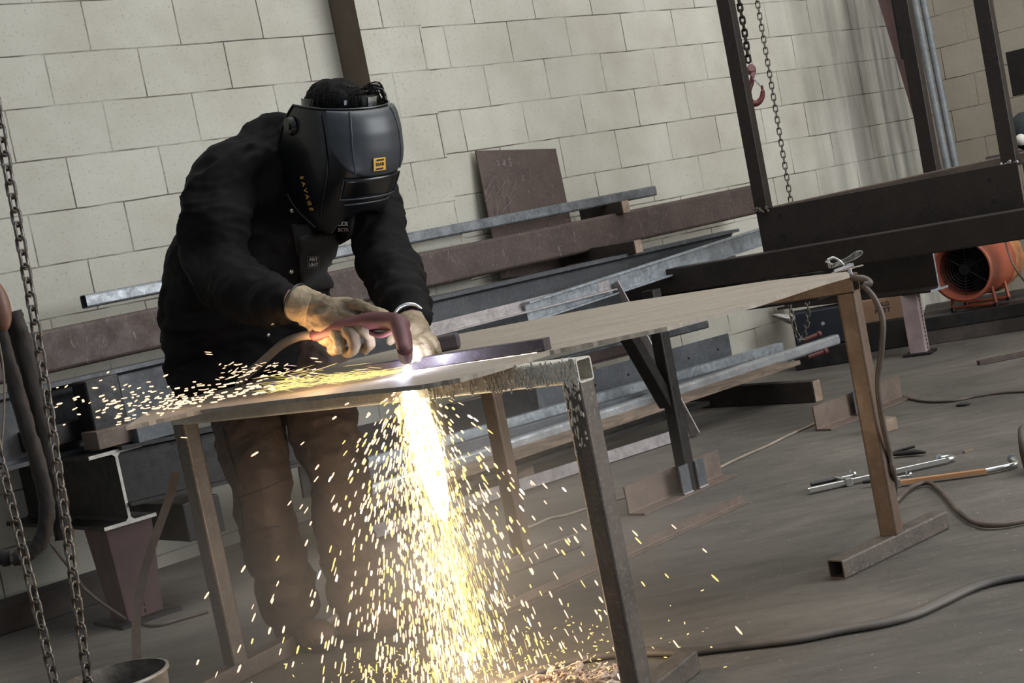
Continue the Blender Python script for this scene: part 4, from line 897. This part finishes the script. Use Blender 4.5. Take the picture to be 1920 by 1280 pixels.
# ---- welding helmet
HELM = thing('welding_helmet', None, None, V((0, 0, 0))); del_ = HELM
HELM.parent = P_; HELM.location = V(headc)-V(P_.location)
HO = at(630, 266, 3.97)
def smooth01(t): return t*t*(3-2*t)
prof = [(.108, .118, .160), (.09, .124, .176), (.05, .129, .190), (0, .132, .196), (-.04, .132, .195), (-.075, .131, .183), (-.11, .129, .163), (-.145, .124, .142), (-.175, .116, .124), (-.205, .104, .108), (-.240, .085, .090)]
def hsurf(th, h, off=0.0):
    h = max(-.240, min(.108, h))
    for i in range(len(prof)-1):
        if prof[i][0] >= h >= prof[i+1][0]:
            t = (prof[i][0]-h)/(prof[i][0]-prof[i+1][0]); a = prof[i][1]*(1-t)+prof[i+1][1]*t; b = prof[i][2]*(1-t)+prof[i+1][2]*t; break
    e = .82; c, s_ = math.cos(th), math.sin(th)
    return HO+HL*(math.copysign(abs(s_)**e, s_)*(a+off))+HF*(math.copysign(abs(c)**e, c)*(b+off))+HU*h
def shell(mb, th0, th1, hs, off, thick, nt=40, edge=None, shape=None):
    G = []
    for i, h in enumerate(hs):
        row = []
        for k in range(nt+1):
            t = th0+(th1-th0)*k/nt; hh = h
            if shape: t, hh = shape(k/nt, i/(len(hs)-1))
            row.append((t, hh))
        G.append(row)
    n = nt+1; m = len(hs)
    vs = [hsurf(t, h, off) for r in G for t, h in r]+[hsurf(t, h, off-thick) for r in G for t, h in r]
    fs = []
    for i in range(m-1):
        for k in range(nt):
            a = i*n+k; fs += [(a, a+1, a+n+1, a+n), (m*n+a, m*n+a+n, m*n+a+n+1, m*n+a+1)]
    for k in range(nt): fs += [(k, m*n+k, m*n+k+1, k+1), ((m-1)*n+k, (m-1)*n+k+1, 2*m*n-n+k+1, 2*m*n-n+k)]
    for i in range(m-1): fs += [(i*n, i*n+n, m*n+i*n+n, m*n+i*n), (i*n+nt, m*n+i*n+nt, m*n+i*n+n+nt, i*n+n+nt)]
    mb.add(vs, fs, True)
def shellshape(u, v):
    lim = 1.62+.42*math.sin(min(1, v*1.5)*math.pi/2)-.85*max(0, (v-.55)/.45)**3.2     # the back edge bellies out, then curves forward to the chin
    th = -lim+2*lim*u; hb = -.168-.060*min(1, abs(th)/.80)**2+.03*max(0, abs(th)-1.0)
    return (th, .108+(hb-.108)*v)
mb = MB(); shell(mb, 0, 0, list(range(30)), 0, .004, 56, shape=shellshape)
SH = mb.build('helmet_shell', MT['helmet'], HELM, subd=1)
# rolled rim
mb = MB()
mb.tube([hsurf(*shellshape(k/50, 0), .001) for k in range(51)], .0032, 8); mb.tube([hsurf(*shellshape(0, k/40), .0005) for k in range(40)], .003, 8); mb.tube([hsurf(*shellshape(1, k/40), .0005) for k in range(40)], .003, 8)
mb.build('helmet_rim', MT['helmet'], HELM)
# raised grey visor cover with rounded lower edge
def vis(u, v):
    s_ = (u-.5)*2; low = -.062-.0*s_
    hb = low+.085*(abs(s_)**3.2)
    return (.90*s_, .106+(hb-.106)*v)
mb = MB(); shell(mb, 0, 0, list(range(16)), .012, .011, 40, shape=vis); VS = mb.build('visor_cover', MT['visor'], HELM, 'grey visor cover', subd=1)
# ridges along the visor
for t0 in (-.42, .42):
    mb = MB(); mb.tube([hsurf(t0*(1+.12*math.sin(k/14*3.1)), .104-.155*k/14, .0125) for k in range(15)], .0026, 8); mb.build('visor_ridge', MT['visor'], VS)
# lens window under it
mb = MB()
def win(u, v): s_ = (u-.5)*2; return (.62*s_, -.066-.058*v)
shell(mb, 0, 0, list(range(6)), .005, .006, 20, shape=win); mb.build('lens_window', simple('dark_glossy_lens', '#07080a', .3, 0), HELM)
mb = MB(); mb.tube([hsurf(*win(k/20, 1), .006) for k in range(21)], .0028, 6); mb.tube([hsurf(*win(0, k/5), .006) for k in range(6)], .0022, 6); mb.tube([hsurf(*win(1, k/5), .006) for k in range(6)], .0022, 6); mb.build('lens_frame', MT['visor'], HELM)
# vertical side ridge
mb = MB(); mb.tube([hsurf(-1.05+.10*math.sin(k/20*3), .10-.275*k/20, .001) for k in range(21)], .004, 8); mb.build('side_ridge', MT['helmet'], HELM)
mb = MB(); mb.tube([hsurf(-.5+1.0*k/12, -.140, .003) for k in range(13)], .0028, 6); mb.build('chin_vent', MT['visor'], HELM)
# knob at the temple, headband
kp = hsurf(-1.60, .055, 0); kn = (hsurf(-1.60, .055, .01)-kp).normalized()
mb = MB(); mb.disc_cyl(kp, kn, .026, .012, 24, .022); mb.disc_cyl(kp+kn*.011-HU*.0+HF*.008, kn, .008, .006, 14); mb.build('adjustment_knob', MT['helmet'], HELM)
mb = MB(); hb = headc+HU*.062; pts = [hb+(HF*math.cos(a)*.116+HL*math.sin(a)*.094)+HU*(.012*math.cos(a)) for a in [-2.3+4.6*k/40 for k in range(41)]]
mb.loft([[p-HU*.013, p+HU*.013, p+HU*.013+(p-hb).normalized()*.003, p-HU*.013+(p-hb).normalized()*.003] for p in pts], smooth=False); mb.build('headband', MT['helmet'], HELM)
a = -.55; p = hb+(HF*math.cos(a)*.122+HL*math.sin(a)*.100)+HU*.010; mb = MB(); mb.box(p, (.022, .004, .012), ((HL*math.cos(a)-HF*math.sin(a)*-1).normalized(), (p-hb).normalized(), HU)); mb.build('headband_buckle', MT['galv'], HELM, bevel=.001)
a0_ = .75; mb = MB(); mb.loft([[q-HU*.012, q+HU*.012, q+HU*.012+(q-hb).normalized()*.002, q-HU*.012+(q-hb).normalized()*.002] for q in [hb+(HF*math.cos(a)*.120+HL*math.sin(a)*.098)+HU*.008 for a in [.05+.45*k/8 for k in range(9)]]], smooth=False); mb.build('headband_sticker', MT['chrome'], HELM)
mb = MB(); mb.tube(curve([hb+HF*.06+HU*.03+HL*.05, hb+HF*.11+HU*.035+HL*.06, hb+HF*.15+HU*.005+HL*.05, hb+HF*.14-HU*.03+HL*.03]), .0012, 5); mb.build('headband_wire', MT['galv'], HELM)
# marks on the helmet
MT['gold'] = simple('gold_print', '#b98a3a', .5)
MT['badge'] = simple('yellow_badge', '#c89a3f', .45)
eb = hsurf(-.03, -.030, .0135); en = (hsurf(-.03, -.030, .03)-eb).normalized(); ex = (hsurf(.03, -.030, .0135)-hsurf(-.09, -.030, .0135)).normalized(); eu = en.cross(ex)
if eu.z < 0: eu = -eu
mb = MB(); mb.box(eb+en*.0014, (.037, .033, .003), (ex, eu, en)); BG = mb.build('badge', MT['badge'], VS, 'yellow badge', bevel=.001)
for sgn in (1, -1):
    o_ = eb+en*.0034+eu*(.0112*sgn)+ex*(.0015*sgn); mb = MB(); q = [o_-ex*.012-eu*.0022-ex*.002, o_+ex*.010-eu*.0022-ex*.0, o_+ex*.013+eu*.0022, o_-ex*.009+eu*.0022]; mb.hexa([p-en*.0006 for p in q]+q); mb.build('badge_stripe', MT['blackpaint'], BG)
text3d('badge_lettering', 'ESAB', .0115, MT['blackpaint'], eb+en*.0032, ex, eu, BG, bold=.0003)
tx = text3d
pts_ = [(-1.46+.035*i, -.075-.0165*i) for i in range(6)]
for ch, (t, h) in zip('SAVAGE', pts_):
    p = hsurf(t, h, .0007); e = (hsurf(t+.06, h, .0007)-p).normalized(); nn_ = (hsurf(t, h, .02)-p).normalized(); dn2 = (hsurf(t+.035, h-.0165, .0007)-p).normalized()
    text3d('gold_letter', ch, .0185, MT['gold'], p, dn2, (e-dn2*e.dot(dn2)), SH, bold=.0004, sx=1.0)
# ---- bib, collar, buttons set onto the jacket front
bpy.context.view_layer.update(); dg = bpy.context.evaluated_depsgraph_get()
def bvh_of(o):
    ev = o.evaluated_get(dg); me = ev.to_mesh(); mw = o.matrix_world.copy(); vs = [mw @ v.co for v in me.vertices]; fs = [tuple(p.vertices) for p in me.polygons]; t = BVHTree.FromPolygons(vs, fs); ev.to_mesh_clear(); return t
JT = bvh_of(J)
def hit(px, py, T=None):
    r = ray(px, py).normalized(); h = (T or JT).ray_cast(CAMP, r)
    if h[0] is not None: hit.last = (h[0], h[1])
    return hit.last
MT['snap'] = simple('nickel_snap', '#b9b7b2', .25, .9)
for px, py, r in ((546, 509, .0075), (631, 503, .006), (503, 628, .006), (547, 395, .006), (511, 607, .005)):
    p, nrm = hit(px, py); mb = MB(); mb.ball(p+nrm*.001, (r, r, r*.45), 14, 8, (nrm.orthogonal().normalized(), nrm.cross(nrm.orthogonal().normalized()), nrm)); mb.build('snap_button', MT['snap'], J, 'shiny snap button')
def skinpatch(name, rows, mat, off, parent, T=None, thick=.0025):
    """a piece of cloth lying on the surface; rows of pixel columns"""
    g = []; lastd = None
    for r in rows: g.append([hit(x, y, T) for x, y in r])
    n = len(rows[0]); m = len(rows)
    mean = sum((p for r in g for p, q in r), V((0, 0, 0)))/(n*m); nm = sum((q for r in g for p, q in r), V((0, 0, 0))).normalized()
    top = [p+q*off for r in g for p, q in r]; bot = [p-q*.003 for r in g for p, q in r]
    fs = []
    for i in range(m-1):
        for k in range(n-1): a = i*n+k; fs += [(a, a+1, a+n+1, a+n), (m*n+a, m*n+a+n, m*n+a+n+1, m*n+a+1)]
    for k in range(n-1): fs += [(k, m*n+k, m*n+k+1, k+1), ((m-1)*n+k, (m-1)*n+k+1, 2*m*n-n+k+1, 2*m*n-n+k)]
    for i in range(m-1): fs += [(i*n, i*n+n, m*n+i*n+n, m*n+i*n), (i*n+n-1, m*n+i*n+n-1, m*n+i*n+2*n-1, i*n+2*n-1)]
    mb = MB(); mb.add(top+bot, fs, True); return mb.build(name, mat, parent)
def lerp(a, b, t): return a+(b-a)*t
# shiny bib between the open fronts
rows = [[(lerp(lerp(556, 562, i/12), lerp(632, 620, i/12), k/8), lerp(440, 545, i/12)+k*-1.2) for k in range(9)] for i in range(13)]
BIB = skinpatch('bib', rows, MT['bib'], .011, P_); bpy.context.view_layer.update(); dg = bpy.context.evaluated_depsgraph_get()
MT['white_print'] = simple('white_print', '#c9c5c2', .7); MT['print'] = simple('pale_grey_print', '#77777a', .7)
BT = bvh_of(BIB); p, _q = hit(587, 491, BT); nrm = sum((hit(587+dx, 491+dy, BT)[1] for dx in (-12, 0, 12) for dy in (-12, 0, 12)), V((0, 0, 0))).normalized(); nrm = (nrm*.3-CF).normalized(); p = p+nrm*.013; ix = (CR-nrm*CR.dot(nrm)).normalized()
iy = nrm.cross(ix); 
if iy.z < 0: iy = -iy
ix = (ix+iy*-.0).normalized()
for i, s_ in enumerate(('ART', 'UNT')): text3d('bib_print', s_, .0125, MT['white_print'], p+iy*(.0075-.015*i), ix, iy, BIB, bold=.0002)
mb = MB()
for sx_, sy_, w_, h_ in ((0, 1, .031, .0008), (0, -1, .031, .0008), (1, 0, .0008, .031), (-1, 0, .0008, .031), (0, 0, .031, .0005)): mb.box(p+ix*(.0155*sx_)+iy*(.0155*sy_), (w_, h_, .0008), (ix, iy, nrm))
mb.build('bib_print_frame', MT['print'], BIB)
# collar flaps
MT['collar'] = simple('collar_cloth', '#131112', .8, 0, '#191616', 10, .3)
rows = [[(lerp(lerp(545, 556, i/8), lerp(575, 561, i/8)+14*math.sin(i/8*3.1), k/4), lerp(420, 478, i/8)) for k in range(5)] for i in range(9)]
skinpatch('collar_flap', rows, MT['collar'], .008, J)
rows = [[(lerp(lerp(626, 636, i/8), lerp(668, 652, i/8), k/4), lerp(400, 490, i/8)) for k in range(5)] for i in range(9)]
CF2 = skinpatch('collar_flap', rows, MT['collar'], .008, J); bpy.context.view_layer.update(); dg = bpy.context.evaluated_depsgraph_get()
MT['red_print'] = simple('faded_red_print', '#a08a88', .7)
CT = bvh_of(CF2); p, _q = hit(650, 426, CT); nrm = (_q*.3-CF).normalized(); p = p+nrm*.010; ix = (CR-nrm*CR.dot(nrm)).normalized(); iy = nrm.cross(ix); iy = iy if iy.z > 0 else -iy
text3d('collar_print', 'COLN', .016, MT['white_print'], p+iy*.008, ix, iy, CF2, bold=.0006); text3d('collar_print', 'ECTRIC', .0125, MT['red_print'], p-iy*.008, ix, iy, CF2, bold=.0004)
# side seam of the trousers, knee seam
TT = bvh_of(TR)
mb = MB()
for pth in (((418, 800), (432, 850), (448, 900), (464, 918)), ((436, 935), (470, 925), (505, 912), (536, 898)), ((450, 940), (458, 985), (466, 1040), (476, 1100)), ((462, 1000), (495, 990), (530, 985))):
    pts = [];
    for i in range(len(pth)-1):
        for k in range(6): x, y = lerp(pth[i][0], pth[i+1][0], k/6), lerp(pth[i][1], pth[i+1][1], k/6); q, nq = hit(x, y, TT); pts.append(q+nq*.0006)
    mb.tube(pts, .0022, 5)
    mb.build('trouser_seam', MT['seam'], TR); mb = MB()
# ================================================================ THE TORCH
MT['torchred'] = simple('dull_red_torch_plastic', '#532c2e', .55, 0, '#633a3b', 10, .05)
MT['copperhead'] = simple('brassy_torch_tip', '#9c8468', .35, .7)
arc = fl(765, 702, ZP)
T = thing('cutting_torch', 'dull red cutting torch held over the plate, its hose trailing to the left', 'torch', arc)
mb = MB(); tp = [at(592, 628, 3.43), at(640, 614, 3.40), at(690, 603, 3.37), at(735, 603, 3.33), at(753, 610, 3.28)]
limb(mb, tp, [.015, .019, .022, .0215, .0205], 16); limb(mb, [at(746, 604, 3.29), at(755, 630, 3.25), at(759, 654, 3.215)], [.0205, .0205, .018], 16)
organic(mb, 'torch_handle', MT['torchred'], T, .004, 2)
mb = MB(); limb(mb, [at(690, 622, 3.36), at(715, 628, 3.34), at(740, 617, 3.30)], [.006, .007, .006], 10); mb.build('trigger_lever', MT['torchred'], T)
q0, q1 = at(759, 655, 3.213), arc+V((0, 0, .014)); dq = (q1-q0).normalized()
mb = MB(); mb.disc_cyl(q0-dq*.004, dq, .0175, (q1-q0).length*.45+.004, 18, .0155); mb.build('torch_collar', MT['torchred'], T)
mb = MB(); mb.disc_cyl(q0+dq*(q1-q0).length*.42, dq, .0125, (q1-q0).length*.35, 18, .010); mb.disc_cyl(q0+dq*(q1-q0).length*.77, dq, .009, (q1-q0).length*.23, 16, .005); mb.build('torch_nozzle', MT['copperhead'], T)
mb = MB(); g = q0+dq*.012
for s_ in (-1, 1): mb.tube([g+CR*s_*.012, arc+CR*s_*.008+V((0, 0, .002))], .0015, 5)
mb.build('standoff_guide', MT['chrome'], T)
mb = MB(); mb.tube(curve([at(596, 628, 3.43), at(565, 630, 3.48), at(530, 645, 3.62), at(495, 675, 3.78), at(462, 704, 3.88), at(448, 722, 3.98), at(452, 745, 4.20), at(470, 800, 4.36), at(510, 950, 4.40), at(560, 1130, 4.42), fl(590, 1176, .012), fl(640, 1150, .012)]), .0105, 10)
mb.build('torch_hose', MT['hosepale'], T)
# block pressed down by the left hand
a = fl(790, 668, ZP); b = fl(856, 655, ZP); d = (b-a).normalized(); s_ = V((-d.y, d.x, 0))
mb = MB(); c = (a+b)/2+s_*.03+V((0, 0, .0205)); mb.box(c+d*.01, (.095, .05, .040), (d, s_, UPZ)); mb.build('guide_block', simple('dark_grey_rubbed_block', '#3b3437', .5, .2, '#4b4346', 8), None, 'dark grey rounded block pressed onto the guide bar by the left glove', 'block', bevel=.008)
# ================================================================ ARC, MOLTEN JET, SPARKS
MT['arc'] = emis('arc_white_blue', '#dfe6ff', 60)
mb = MB(); mb.ball(arc+V((0, 0, .004)), (.010, .010, .012), 16, 10); A_ = mb.build('plasma_arc', MT['arc'], None, 'blinding white-blue arc spot under the torch tip', 'arc')
def point(name, loc, e, c, r):
    l = bpy.data.lights.new(name, 'POINT'); l.energy = e; l.color = c; l.shadow_soft_size = r; o = bpy.data.objects.new(name, l); COL.objects.link(o); o.location = loc
point('arc_light', arc+V((0, -.01, .03)), 2.4, (.75, .78, 1), .012)
jet0 = V((arc.x, arc.y, ZP-TH-.004)); 
for k, (z, e) in enumerate(((.66, 9), (.50, 9), (.34, 7), (.10, 7))): point('jet_light', V((arc.x, arc.y, z)), e, (1, .76, .50), .03)
point('spray_light', arc+V((-.22, .10, .09)), .9, (1, .6, .3), .04)
# the solid white-hot core of the jet
def glow(name, hot, edge, dens):
    """glowing vapour: emission densest along the axis of the jet, fading outwards"""
    m = bpy.data.materials.new(name); m.use_nodes = True; t = m.node_tree; t.nodes.clear()
    out = t.nodes.new('ShaderNodeOutputMaterial'); em = t.nodes.new('ShaderNodeEmission'); tc = t.nodes.new('ShaderNodeTexCoord'); gr = t.nodes.new('ShaderNodeTexGradient'); gr.gradient_type = 'SPHERICAL'
    t.links.new(tc.outputs['Object'], gr.inputs[0]); rp = t.nodes.new('ShaderNodeValToRGB'); e = rp.color_ramp.elements; e[0].position = 0; e[0].color = hx(edge); e[1].position = .7; e[1].color = hx(hot)
    t.links.new(gr.outputs[0], rp.inputs[0]); pw = t.nodes.new('ShaderNodeMath'); pw.operation = 'POWER'; t.links.new(gr.outputs[0], pw.inputs[0]); pw.inputs[1].default_value = 2.2
    ml = t.nodes.new('ShaderNodeMath'); ml.operation = 'MULTIPLY'; t.links.new(pw.outputs[0], ml.inputs[0]); ml.inputs[1].default_value = dens
    t.links.new(rp.outputs[0], em.inputs[0]); t.links.new(ml.outputs[0], em.inputs[1]); t.links.new(em.outputs[0], out.inputs['Volume']); return m
def ellvol(name, c, s, mat, label, cat):
    mb = MB(); mb.ball(V((0, 0, 0)), 1.0, 24, 16); o = mb.build(name, mat, None, label, cat, kind='stuff', origin=(0, 0, 0)); o.location = c; o.scale = s; return o
MT['core'] = emis('white_hot_metal', '#fff0c8', 14)
jdir = V((.05, -.02, -1)).normalized()
mb = MB(); rings = []
for i in range(24):
    t = i/23; p = jet0+jdir*(.005+.355*t); r = .031*(math.sin(math.pi*min(1, t*1.02+.08))**.5)*(1 if t < .5 else 1-.25*(t-.5))+.001
    rings.append([p+V((math.cos(2*math.pi*k/16), math.sin(2*math.pi*k/16), 0))*r*(1+.08*noise.noise(V((k*.8, i*.7, 0)))) for k in range(16)])
mb.loft(rings); JET = mb.build('molten_jet', MT['core'], None, 'white-hot jet of molten metal falling under the plate', 'molten jet', origin=jet0)
ellvol('jet_glow', jet0+jdir*.15, (.075, .075, .235), glow('jet_glow', '#fff3cf', '#ffc46a', 16), 'yellow glow around the white-hot jet', 'glow')
ellvol('arc_glow', arc+V((0, 0, .01)), (.045, .045, .045), glow('arc_glow', '#ffffff', '#6f6bff', 22), 'violet glow around the arc spot', 'glow')
# sparks: short glowing droplets, drawn out along their path
SPM = [emis('spark_yellow', '#ffdc84', 1.25), emis('spark_orange', '#ffd0a8', 1.5), emis('spark_white', '#fff3dc', 2.5)]
def sparkmesh(items, name, label, kindmat):
    v, f, mi = [], [], []
    for p, d, L, r, m_ in items:
        d = d.normalized(); u = d.orthogonal().normalized(); w_ = d.cross(u); b = len(v)
        v.append(p-d*L/2)
        for q, rr_ in ((-.28, 1), (.30, .9)):
            for k in range(4): a = math.pi/2*k; v.append(p+d*(L*q)+(u*math.cos(a)+w_*math.sin(a))*r*rr_)
        v.append(p+d*L/2)
        for k in range(4): n2 = (k+1) % 4; f += [(b, b+1+n2, b+1+k), (b+1+k, b+1+n2, b+5+n2, b+5+k), (b+9, b+5+k, b+5+n2)]; mi += [m_]*3
    me = bpy.data.meshes.new(name); me.from_pydata([q-arc for q in v], [], f)
    for m_ in SPM: me.materials.append(m_)
    me.polygons.foreach_set('material_index', mi); me.update()
    o = bpy.data.objects.new(name, me); COL.objects.link(o); o.location = arc; return tag(o, label, 'sparks', None, 'stuff')
rr = random.Random(42); items = []
G_ = 9.8
def fly(p0, v0, t): return p0+v0*t+V((0, 0, -.5*G_*t*t)), v0+V((0, 0, -G_*t))
src0 = jet0-V((0, 0, .004))
# dense fine streaks that wrap the jet
for i in range(1500):
    t = rr.random()**.8; z = t*.62; spread = .012+.055*t+.03*rr.random(); a = rr.uniform(0, 2*math.pi); r0 = abs(rr.gauss(0, 1))*spread*.62
    p = src0+jdir*(z+.02)+V((math.cos(a), math.sin(a), 0))*r0; d = (jdir*1.0+V((math.cos(a), math.sin(a), 0))*(r0*.9)+V((rr.gauss(0, .06), rr.gauss(0, .06), 0)))
    items.append((p, d, rr.uniform(.012, .040), rr.uniform(.0004, .0009), 0 if rr.random() < .93 else 2))
# the shower that spreads out below the plate
cnt = 0
while cnt < 3000:
    a = rr.uniform(0, 2*math.pi); el = abs(rr.gauss(0, .48)); sp = rr.uniform(.8, 3.4)
    v0 = V((math.cos(a)*math.sin(el), math.sin(a)*math.sin(el), -math.cos(el)))*sp; v0.x -= .22
    tmax = (-v0.z*-1+math.sqrt(v0.z**2+2*G_*.70))/G_ if False else None
    t = rr.uniform(.01, .40); p, vv = fly(src0, v0, t)
    if p.z < .01 or p.z > ZP-TH-.01: continue
    L = min(.030, .005+.0045*vv.length*rr.uniform(.5, 1.1)); items.append((p, vv, L, rr.uniform(.0014, .0032), 1 if rr.random() < .66 else (0 if rr.random() < .75 else 2))); cnt += 1
# yellow grains bouncing near the floor
for i in range(700):
    x = rr.gauss(arc.x-.03, .22); y = rr.gauss(arc.y, .16); z = abs(rr.gauss(0, .06))+.004
    d = V((rr.gauss(0, 1), rr.gauss(0, 1), rr.gauss(0, .8))); items.append((V((x, y, z)), d, rr.uniform(.004, .012), rr.uniform(.0008, .0018), 0))
sparkmesh(items, 'spark_shower', 'dense shower of yellow sparks falling from the cut to the floor', 0)
items = []
# the spray along the plate to the left
sd = (at(300, 745, 3.62)-arc).normalized()
for i in range(560):
    u = rr.random(); dist = .015+u**1.0*.80
    lat = rr.gauss(0, 1)*(.004+dist*.045); up_ = abs(rr.gauss(0, 1))*(.004+dist*.040)+.004
    side = V((-sd.y, sd.x, 0)).normalized(); p = arc+V((sd.x, sd.y, 0)).normalized()*dist+side*lat; p.z = ZP+up_+.004-.10*max(0, dist-.62)
    if dist < .38: L = rr.uniform(.030, .085); r = rr.uniform(.0004, .0008); mi = 0
    else:
        if rr.random() < .45: continue
        L = rr.uniform(.008, .024); r = rr.uniform(.0014, .0028); mi = 1
    d = V((sd.x, sd.y, 0)).normalized()+V((rr.gauss(0, .05), rr.gauss(0, .05), rr.gauss(0, .10)+.02)); items.append((p, d, L, r, mi))
for i in range(70):
    p = at(rr.uniform(105, 330), rr.gauss(752, 22)+0, 3.45+rr.uniform(-.1, .15)); p = p+V((0, 0, 0)); items.append((p, V((1, .3, .15+rr.gauss(0, .2))), rr.uniform(.005, .016), rr.uniform(.0016, .0030), 1))
for x, y in ((390, 660), (392, 664), (590, 672), (597, 678), (588, 671), (345, 820)): items.append((at(x, y, 3.45), V((1, .2, -.3)), .018, .0013, 1))
for i in range(60):
    p = at(rr.uniform(400, 600), rr.uniform(680, 712), 3.4); items.append((p, V((1, .3, rr.gauss(.1, .3))), rr.uniform(.006, .02), rr.uniform(.0009, .0018), 1))
sparkmesh(items, 'spark_spray', 'sheet of sparks shooting left from the arc along the plate', 0)
# ---- smoke hanging under and around the table
m = bpy.data.materials.new('welding_smoke'); m.use_nodes = True; t = m.node_tree; t.nodes.clear()
out = t.nodes.new('ShaderNodeOutputMaterial'); vs = t.nodes.new('ShaderNodeVolumeScatter'); tc = t.nodes.new('ShaderNodeTexCoord'); gr = t.nodes.new('ShaderNodeTexGradient'); gr.gradient_type = 'SPHERICAL'
nz = t.nodes.new('ShaderNodeTexNoise'); nz.inputs['Scale'].default_value = 2.2; nz.inputs['Detail'].default_value = 3
t.links.new(tc.outputs['Object'], gr.inputs[0]); t.links.new(tc.outputs['Object'], nz.inputs['Vector'])
m1 = t.nodes.new('ShaderNodeMath'); m1.operation = 'MULTIPLY'; t.links.new(gr.outputs[0], m1.inputs[0]); t.links.new(nz.outputs['Fac'], m1.inputs[1])
m2 = t.nodes.new('ShaderNodeMath'); m2.operation = 'MULTIPLY'; t.links.new(m1.outputs[0], m2.inputs[0]); m2.inputs[1].default_value = .85
t.links.new(m2.outputs[0], vs.inputs['Density']); vs.inputs['Color'].default_value = (.82, .78, .76, 1); vs.inputs['Anisotropy'].default_value = .1
t.links.new(vs.outputs[0], out.inputs['Volume'])
mb = MB(); mb.ball(V((0, 0, 0)), 1.0, 24, 16); o = mb.build('smoke', m, None, 'thin brownish smoke hanging under the plate around the spark shower', 'smoke', kind='stuff', origin=(0, 0, 0)); o.location = V((arc.x-.12, arc.y+.30, .26)); o.scale = (.95, .75, .48)
